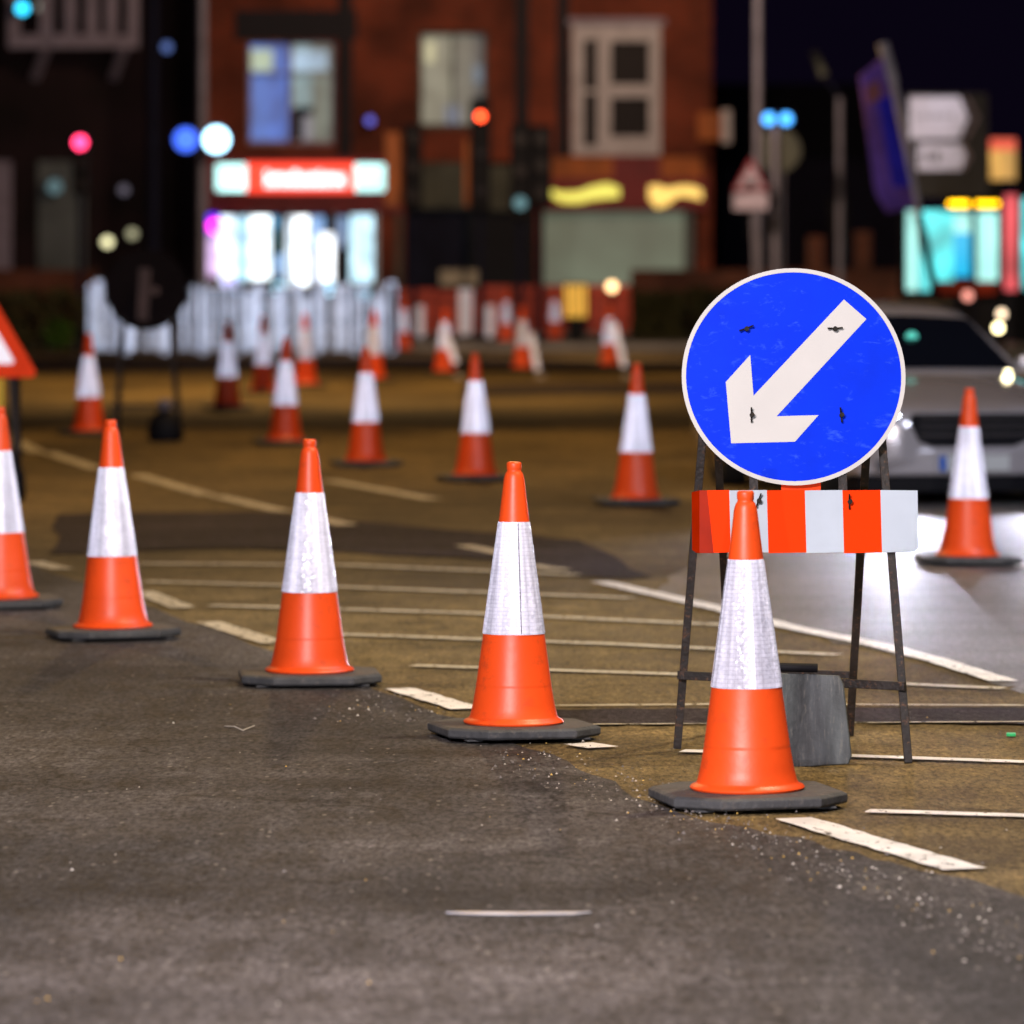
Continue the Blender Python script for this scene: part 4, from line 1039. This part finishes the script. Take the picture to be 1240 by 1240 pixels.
# white sash bay
mb = MB()
for q in ((693, 30, 707, 188), (723, 30, 740, 188), (786, 30, 800, 188), (707, 30, 723, 48), (740, 30, 786, 50), (740, 102, 786, 118), (740, 165, 786, 188), (707, 176, 723, 188), (707, 108, 723, 113)): cell(mb, DB - .05, *q, .08)
w3 = mb.build("window", M['wframe'], root, True)
mb = MB(); cell(mb, DB + .08, 697, 32, 799, 188, .02); mb.build("pane", M['dglass'], w3, True)
mb = MB(); cell(mb, DB - .12, 688, 22, 806, 30, .15); mb.build("cornice", M['bframe'], w3, True)
# shop 1: fascia light box
mb = MB(); rect(mb, 250, 190, 488, 240, DB - .22, .2); f1 = mb.build("fascia", M['shopred'], root, True)
mb = MB(); rect(mb, 298, 197, 430, 233, DB - .25, .02); mb.build("red_light_panel", glow("red_fascia_light", (1.0, .035, .01), 1.6), f1, True)
for q in ((262, 199, 298, 231), (430, 199, 480, 231)):
    mb = MB(); rect(mb, *q, DB - .25, .02); mb.build("white_light_panel", glow("pale_fascia_light", (.50, .95, .92), 2.2, .25, 1.5), f1, True)
mb = MB(); x = 322     # illegible white lettering, a row of letter-like strokes
for k in range(9):
    w_ = random.choice([7, 8, 9]); y0 = 207 + (4 if k % 3 else 0)
    rect(mb, x, y0, x + 2.6, 226, DB - .28, .02); rect(mb, x + w_ - 2.6, 211, x + w_, 226, DB - .28, .02)
    rect(mb, x + 2.6, (y0 if k % 2 else 216), x + w_ - 2.6, (y0 if k % 2 else 216) + 4, DB - .28, .02); x += w_ + 2.3
mb.build("lettering", glow("white_letter_light", (1, .92, .95), 3.2), f1, True)
mb = MB(); rect(mb, 247, 240, 488, 257, DB - .12, .1); mb.build("soffit", M['shopred'], root, True)
# shop 1: window with lit displays
mb = MB()
for q in ((246, 257, 249, 345), (300, 257, 302, 345), (352, 257, 354, 345), (405, 257, 407, 345), (454, 257, 458, 345), (246, 345, 458, 350)): cell(mb, DB - .02, *q, .06)
w4 = mb.build("shop_window", M['steel'], root, True)
disp = [((250, 262, 266, 335), (.80, .55, .95), 1.2), ((266, 262, 284, 342), (.75, .9, 1), 2.6), ((287, 262, 300, 340), (.45, .8, 1), 1.5), ((303, 262, 327, 338), (.85, .96, 1), 3.0), ((329, 262, 336, 300), (.1, .5, .9), 1.0), ((331, 305, 345, 335), (.25, .5, .9), .8),
        ((346, 262, 352, 345), (.7, .85, 1), 1.6), ((355, 262, 374, 347), (.9, .97, 1), 3.2), ((376, 262, 392, 300), (.3, .55, 1), 1.3), ((376, 302, 384, 342), (.6, .7, 1), .9), ((386, 282, 404, 340), (.9, .95, 1), 2.8), ((408, 262, 420, 300), (.3, .5, .9), .5), ((424, 260, 452, 342), (.55, .85, 1), 1.7), ((426, 285, 440, 336), (.8, .95, 1), 2.4)]
for i, (q, c_, s_) in enumerate(disp):
    mb = MB(); cell(mb, DB + .35 + .07*(i % 3), *q, .04); mb.build("lit_display", glow("display_light", c_, s_*.85, .35, 3), w4, True)
for q, m_ in (((332, 275, 344, 308), M['hedge_g']), ((340, 262, 345, 280), M['dark']), ((408, 300, 424, 330), M['dark'])):
    mb = MB(); cell(mb, DB + .28, *q, .05); mb.build("goods", m_, w4, True)
mb = MB(); rect(mb, 247, 350, 458, 403, DB + .02, .2); sr = mb.build("stall_riser", M['dark'], root, True)
for (x, y, r_, c_, s_) in ((338, 350, 7, (.35, .8, 1), 1.6), (399, 350, 7, (.35, .75, 1), 1.2), (277, 340, 8, (.55, .5, 1), 1.0), (440, 355, 7, (.1, .5, .7), .6), (313, 352, 5, (.2, .4, .9), .8), (290, 352, 5, (.15, .4, .8), .7)):
    mb = MB(); mb.disc(W(x, y, DB - .06), r_/F*DB, .03, 16); mb.build("floor_light", glow("floor_light", c_, s_*2), root, True)
# neon ring at window corner
D = DB - .5; root2 = empty("neon_sign", (W(257, 273, D).x, D, 0), "small magenta and blue neon roundel at the lit shop window's top left corner", "neon sign")
mb = MB(); mb.disc(W(257, 271, D), 12/F*D, .04, 24); mb.build("blue_ring", glow("neon_blue", (.05, 0, 1), 1.6), root2, True)
mb = MB(); mb.disc(W(260, 274, D - .03), 8/F*D, .03, 24); mb.build("magenta_core", glow("neon_magenta", (1, .02, .7), 4.5), root2, True)
mb = MB(); mb.box(tuple(W(255, 262, D + .02)), tuple(W(259, 266, DB))); mb.build("bracket", M['black'], root2, True)
# middle entrance
mb = MB(); rect(mb, 505, 196, 573, 252, DB + .05, .1); mb.build("entrance_board", M['tealgrey'], root, True)
mb = MB(); rect(mb, 590, 200, 622, 255, DB + .05, .1); mb.build("entrance_board", M['tealgrey'], root, True)
mb = MB(); rect(mb, 479, 252, 486, 402, DB - .08, .1); mb.build("white_pilaster", M['tealgrey'], root, True)
mb = MB(); rect(mb, 492, 260, 560, 402, DB + .20, .06); mb.build("door", M['dpole'], root, True)
mb = MB(); rect(mb, 570, 260, 646, 402, DB + .20, .06); mb.build("door", M['dark'], root, True)
# shop 2
mb = MB(); rect(mb, 660, 190, 850, 216, DB - .10, .1); f2 = mb.build("upper_board", M['orangewood'], root, True)
mb = MB(); rect(mb, 742, 190, 800, 216, DB - .13, .02); mb.build("red_panel", M['shopred'], f2, True)
mb = MB(); rect(mb, 654, 216, 856, 254, DB - .2, .2); f3 = mb.build("fascia", M['shopred'], root, True)
def swash(pts, th, m_, nm):
    mb = MB(); P = [W(x, y, DB - .24) for x, y in pts]
    up = [p + Vector((0, 0, t/F*DB)) for p, t in zip(P, th)]; dn = [p - Vector((0, 0, t/F*DB)) for p, t in zip(P, th)]
    mb.prism(up + dn[::-1], (0, .03, 0)); mb.build(nm, m_, f3, True)
swash([(664, 232), (680, 239), (700, 239), (716, 234), (735, 231), (750, 233)], [4, 6, 7, 8, 9, 6], glow("yellow_script_light", (.80, .72, .10), 1.25), "lit_script")
swash([(786, 233), (796, 238), (808, 238), (822, 231), (838, 232), (850, 236)], [8, 14, 10, 6, 7, 6], glow("gold_script_light", (.95, .62, .13), 1.35), "lit_script")
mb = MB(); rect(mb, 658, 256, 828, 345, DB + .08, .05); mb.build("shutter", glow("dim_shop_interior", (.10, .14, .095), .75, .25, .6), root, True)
mb = MB(); rect(mb, 828, 250, 840, 345, DB - .04, .1); mb.build("white_pilaster", M['doorpane'], root, True)
mb = MB(); rect(mb, 656, 345, 843, 403, DB + .02, .15); mb.build("stall_riser", M['brick_dark'], root, True)
# projecting sign
D = DB - .9; root2 = empty("projecting_sign", (W(860, 170, D).x, D, 0), "orange sign box with a pale edge projecting from the building's right corner", "shop sign")
mb = MB(); rect(mb, 845, 136, 874, 170, D, .15); mb.build("box", M['orangewood'], root2, True, bevel=.02)
mb = MB(); rect(mb, 874, 133, 885, 173, D - .02, .19); mb.build("pale_edge", M['wframe'], root2, True)
mb = MB(); a_ = W(852, 150, D + .15); mb.box(tuple(a_), (a_.x + .1, DB, a_.z + .06)); mb.build("bracket", M['black'], root2, True)
# unseen wash lights added before the facade to make the brick glow
spot("street_or_fill_light", W(560, 60, 104) + Vector((0, 0, 5.5)), W(600, 150, DB), 640, (1.0, .66, .46), .3, 150)
spot("street_or_fill_light", W(780, 60, 104) + Vector((0, 0, 5.5)), W(790, 150, DB), 1150, (1.0, .66, .42), .3, 150)

# ------------------------------------------------------------------ dark building at left
DL = 119.0
root = empty("dark_building", (W(60, 404, DL).x, DL, .13), "dark unlit building at far left with a pale balcony and a tall pale door", "building")
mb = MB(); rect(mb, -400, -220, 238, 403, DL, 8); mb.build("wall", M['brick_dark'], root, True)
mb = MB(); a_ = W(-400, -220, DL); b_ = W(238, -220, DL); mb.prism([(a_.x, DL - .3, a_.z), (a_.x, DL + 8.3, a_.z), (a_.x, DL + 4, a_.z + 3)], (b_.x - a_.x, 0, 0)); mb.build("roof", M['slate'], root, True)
mb = MB(); rect(mb, 46, 195, 104, 403, DL - .05, .04); dr = mb.build("door", M['doorpane'], root, True)
mb = MB(); rect(mb, 72, 215, 76, 225, DL - .09, .03); mb.build("handle", M['chrome'], dr, True)
mb = MB(); rect(mb, -30, 195, 14, 403, DL - .05, .04); mb.build("door", M['bframe'], root, True)
bal = MB()
for q in ((10, 42, 168, 58), (10, -40, 24, 42), (48, -40, 64, 42), (78, -40, 92, 42), (104, -40, 118, 42), (128, -40, 142, 42), (154, -40, 168, 42)): rect(bal, *q, DL - 1.2, .15)
bl = bal.build("balcony", M['bframe'], root, True)
for x0, x1 in ((56, 42), (150, 137)):
    MB().bar(W(x0, 58, DL - 1.1), W(x1, 95, DL - .05), .22, .12).build("bracket", M['bframe'], bl, True)
mb = MB(); mb.box(tuple(W(10, 50, DL - 1.05)), tuple(W(168, 56, DL))); mb.build("deck", M['bframe'], bl, True)
def smalllamp(px, py, D, r_, c_, s_, lab):
    root = empty("wall_lamp", W(px, py, D), lab, "lamp", "small lamps at the far left")
    mb = MB(); mb.disc(W(px, py, D), r_/F*D, .04, 20); mb.build("lens", glow("small_lamp", c_, s_), root, True)
    mb = MB(); mb.tube(W(px, py, D + .05), W(px, py, D + .3), (r_ + 2)/F*D, 14); mb.build("housing", M['black'], root, True)
smalllamp(27, 10, 117.2, 7, (.02, .62, 1), 3.5, "bright cyan lamp at the photo's top left corner")
smalllamp(50, 8, 118.2, 6, (.5, .5, .42), .8, "dim cream lamp just right of the cyan one")
smalllamp(130, 293, 118.6, 6, (.85, .80, .45), 2.2, "pale yellow lamp low on the dark building, the brighter of two")
smalllamp(160, 283, 118.6, 6, (.6, .58, .35), .8, "fainter yellow lamp right of the brighter yellow one")
smalllamp(202, 57, 118.6, 6, (.1, .18, .5), .9, "faint blue lamp near the top, beside the thick dark column")
smalllamp(448, 146, DB - .35, 5, (.1, .12, .8), 1.2, "faint blue lamp on red brick right of the blue-lit window")
smalllamp(66, 226, 118.6, 9, (.12, .28, .32), .5, "dim teal reflection disc on the tall pale door")  # glowing disc put in for a reflection on the door
smalllamp(150, 230, 118.6, 6, (.3, .28, .4), .3, "very faint lilac lamp between the door and the dark column")

# ------------------------------------------------------------------ right hand buildings
DR = 122.0
root = empty("unlit_house", (W(980, 404, DR + 6).x, DR + 6, .13), "black unlit house behind the blue arrow sign and banner", "building")
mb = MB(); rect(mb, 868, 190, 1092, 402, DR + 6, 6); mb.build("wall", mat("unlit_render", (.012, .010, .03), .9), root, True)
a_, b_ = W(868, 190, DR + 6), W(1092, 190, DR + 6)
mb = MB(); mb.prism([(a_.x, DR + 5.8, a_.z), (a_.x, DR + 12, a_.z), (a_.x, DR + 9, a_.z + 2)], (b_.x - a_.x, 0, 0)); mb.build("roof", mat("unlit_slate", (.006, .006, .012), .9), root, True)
for xx in (915, 1015):
    mb = MB(); rect(mb, xx - 12, 240, xx + 12, 290, DR + 5.95, .04); mb.build("window", M['dglass'], root, True)
root = empty("cyan_shop", (W(1170, 404, DR - 28).x, DR - 28, .0), "shop front glowing cyan with an amber light strip, behind the silver car", "building")
D = DR - 28
mb = MB()
for q in ((1090, 205, 1097, 415), (1210, 205, 1214, 415), (1097, 205, 1210, 240), (1180, 252, 1183, 352), (1097, 352, 1290, 415), (1232, 205, 1237, 415), (1237, 205, 1330, 236)): rect(mb, *q, D, .3)
mb.build("wall", M['dark'], root, True)
mb = MB(); rect(mb, 1090, 195, 1330, 205, D - .2, 5); mb.build("roof", M['dark'], root, True)
mb = MB(); rect(mb, 1125, 215, 1172, 232, D - .06, .05); mb.build("orange_board", glow("orange_sign_light", (1.0, .28, .03), .55, .4, 2), root, True)
am = MB(); rect(am, 1143, 236, 1213, 257, D - .1, .09); ab = am.build("display_case", M['black'], root, True)
for xx in (1152, 1158, 1164, 1170, 1185, 1192, 1199, 1206):
    mb = MB(); mb.disc(W(xx, 247, D - .13), 3.2/F*D, .02, 14); mb.build("amber_lamp", glow("amber_dot", (1.0, .50, .0), 7.0), ab, True)
for q, m_ in (((1098, 255, 1112, 352), M['lamp_mint']), ((1112, 255, 1134, 352), M['lamp_cyanwin']), ((1134, 255, 1155, 345), M['lamp_cyanwin']), ((1155, 282, 1180, 335), M['lamp_blue2']), ((1155, 255, 1180, 282), M['lamp_mint']), ((1183, 255, 1208, 340), M['lamp_mint']), ((1238, 240, 1330, 350), M['lamp_cyanwin'])):
    mb = MB(); rect(mb, *q, D + .18, .04); mb.build("lit_pane", m_, root, True)
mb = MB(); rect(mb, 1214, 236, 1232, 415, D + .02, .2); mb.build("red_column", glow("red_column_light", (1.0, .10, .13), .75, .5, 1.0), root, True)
mb = MB(); rect(mb, 1130, 340, 1205, 356, D - .2, .3); mb.build("planter", M['bred'], root, True)
root2 = empty("square_sign", (W(1215, 230, D - .6).x, D - .6, 0), "square lit sign, red above yellow, at the right beside the grey direction sign", "lit sign")
mb = MB(); rect(mb, 1197, 166, 1232, 220, D - .6, .15); mb.build("case", M['black'], root2, True)
mb = MB(); rect(mb, 1199, 168, 1230, 182, D - .63, .02); mb.build("red_panel", glow("sign_red", (1, .10, .05), .85), root2, True)
mb = MB(); rect(mb, 1199, 182, 1230, 218, D - .63, .02); mb.build("yellow_panel", glow("sign_yellow", (.95, .50, .10), .75, .3, 2), root2, True)
mb = MB(); a_ = W(1213, 220, D - .55); mb.box((a_.x - .05, a_.y - .02, 0), (a_.x + .05, a_.y + .08, a_.z)); mb.build("post", M['black'], root2, True)
# glowing discs added beyond the car for bright glints; housings and sticks invented
for px, py, rr, c_, s_, lab in ((1209, 397, 5, (1, .86, .45), 9, "bright warm glint disc added just beyond the silver car's right windscreen pillar"), (1213, 380, 5, (1, .75, .5), 3.5, "paler warm glint disc added directly above the brighter one beyond the silver car"),
      (1172, 358, 6, (1, .35, .28), 1.6, "pinkish glint disc added over the silver car's roof below the cyan shop"), (1192, 386, 4, (.8, .6, .6), .0, None)):
    if not lab: continue
    D = 70; f = W(px, py, D); root = empty("added_light_spot", (f.x, D, 0), lab, "added light spot", "added light spots beyond the silver car")
    mb = MB(); mb.disc(W(px, py, D), rr/F*D, .03, 18); mb.build("lens", glow("added_spot_glow", c_, s_), root, True)
    mb = MB(); mb.tube(W(px, py, D + .035), W(px, py, D + .15), (rr + 1.5)/F*D, 14); mb.build("housing", M['black'], root, True)
    mb = MB(); mb.tube((f.x, D + .1, 0), (f.x, D + .1, f.z), .02, 8); mb.build("stick", M['black'], root, True)
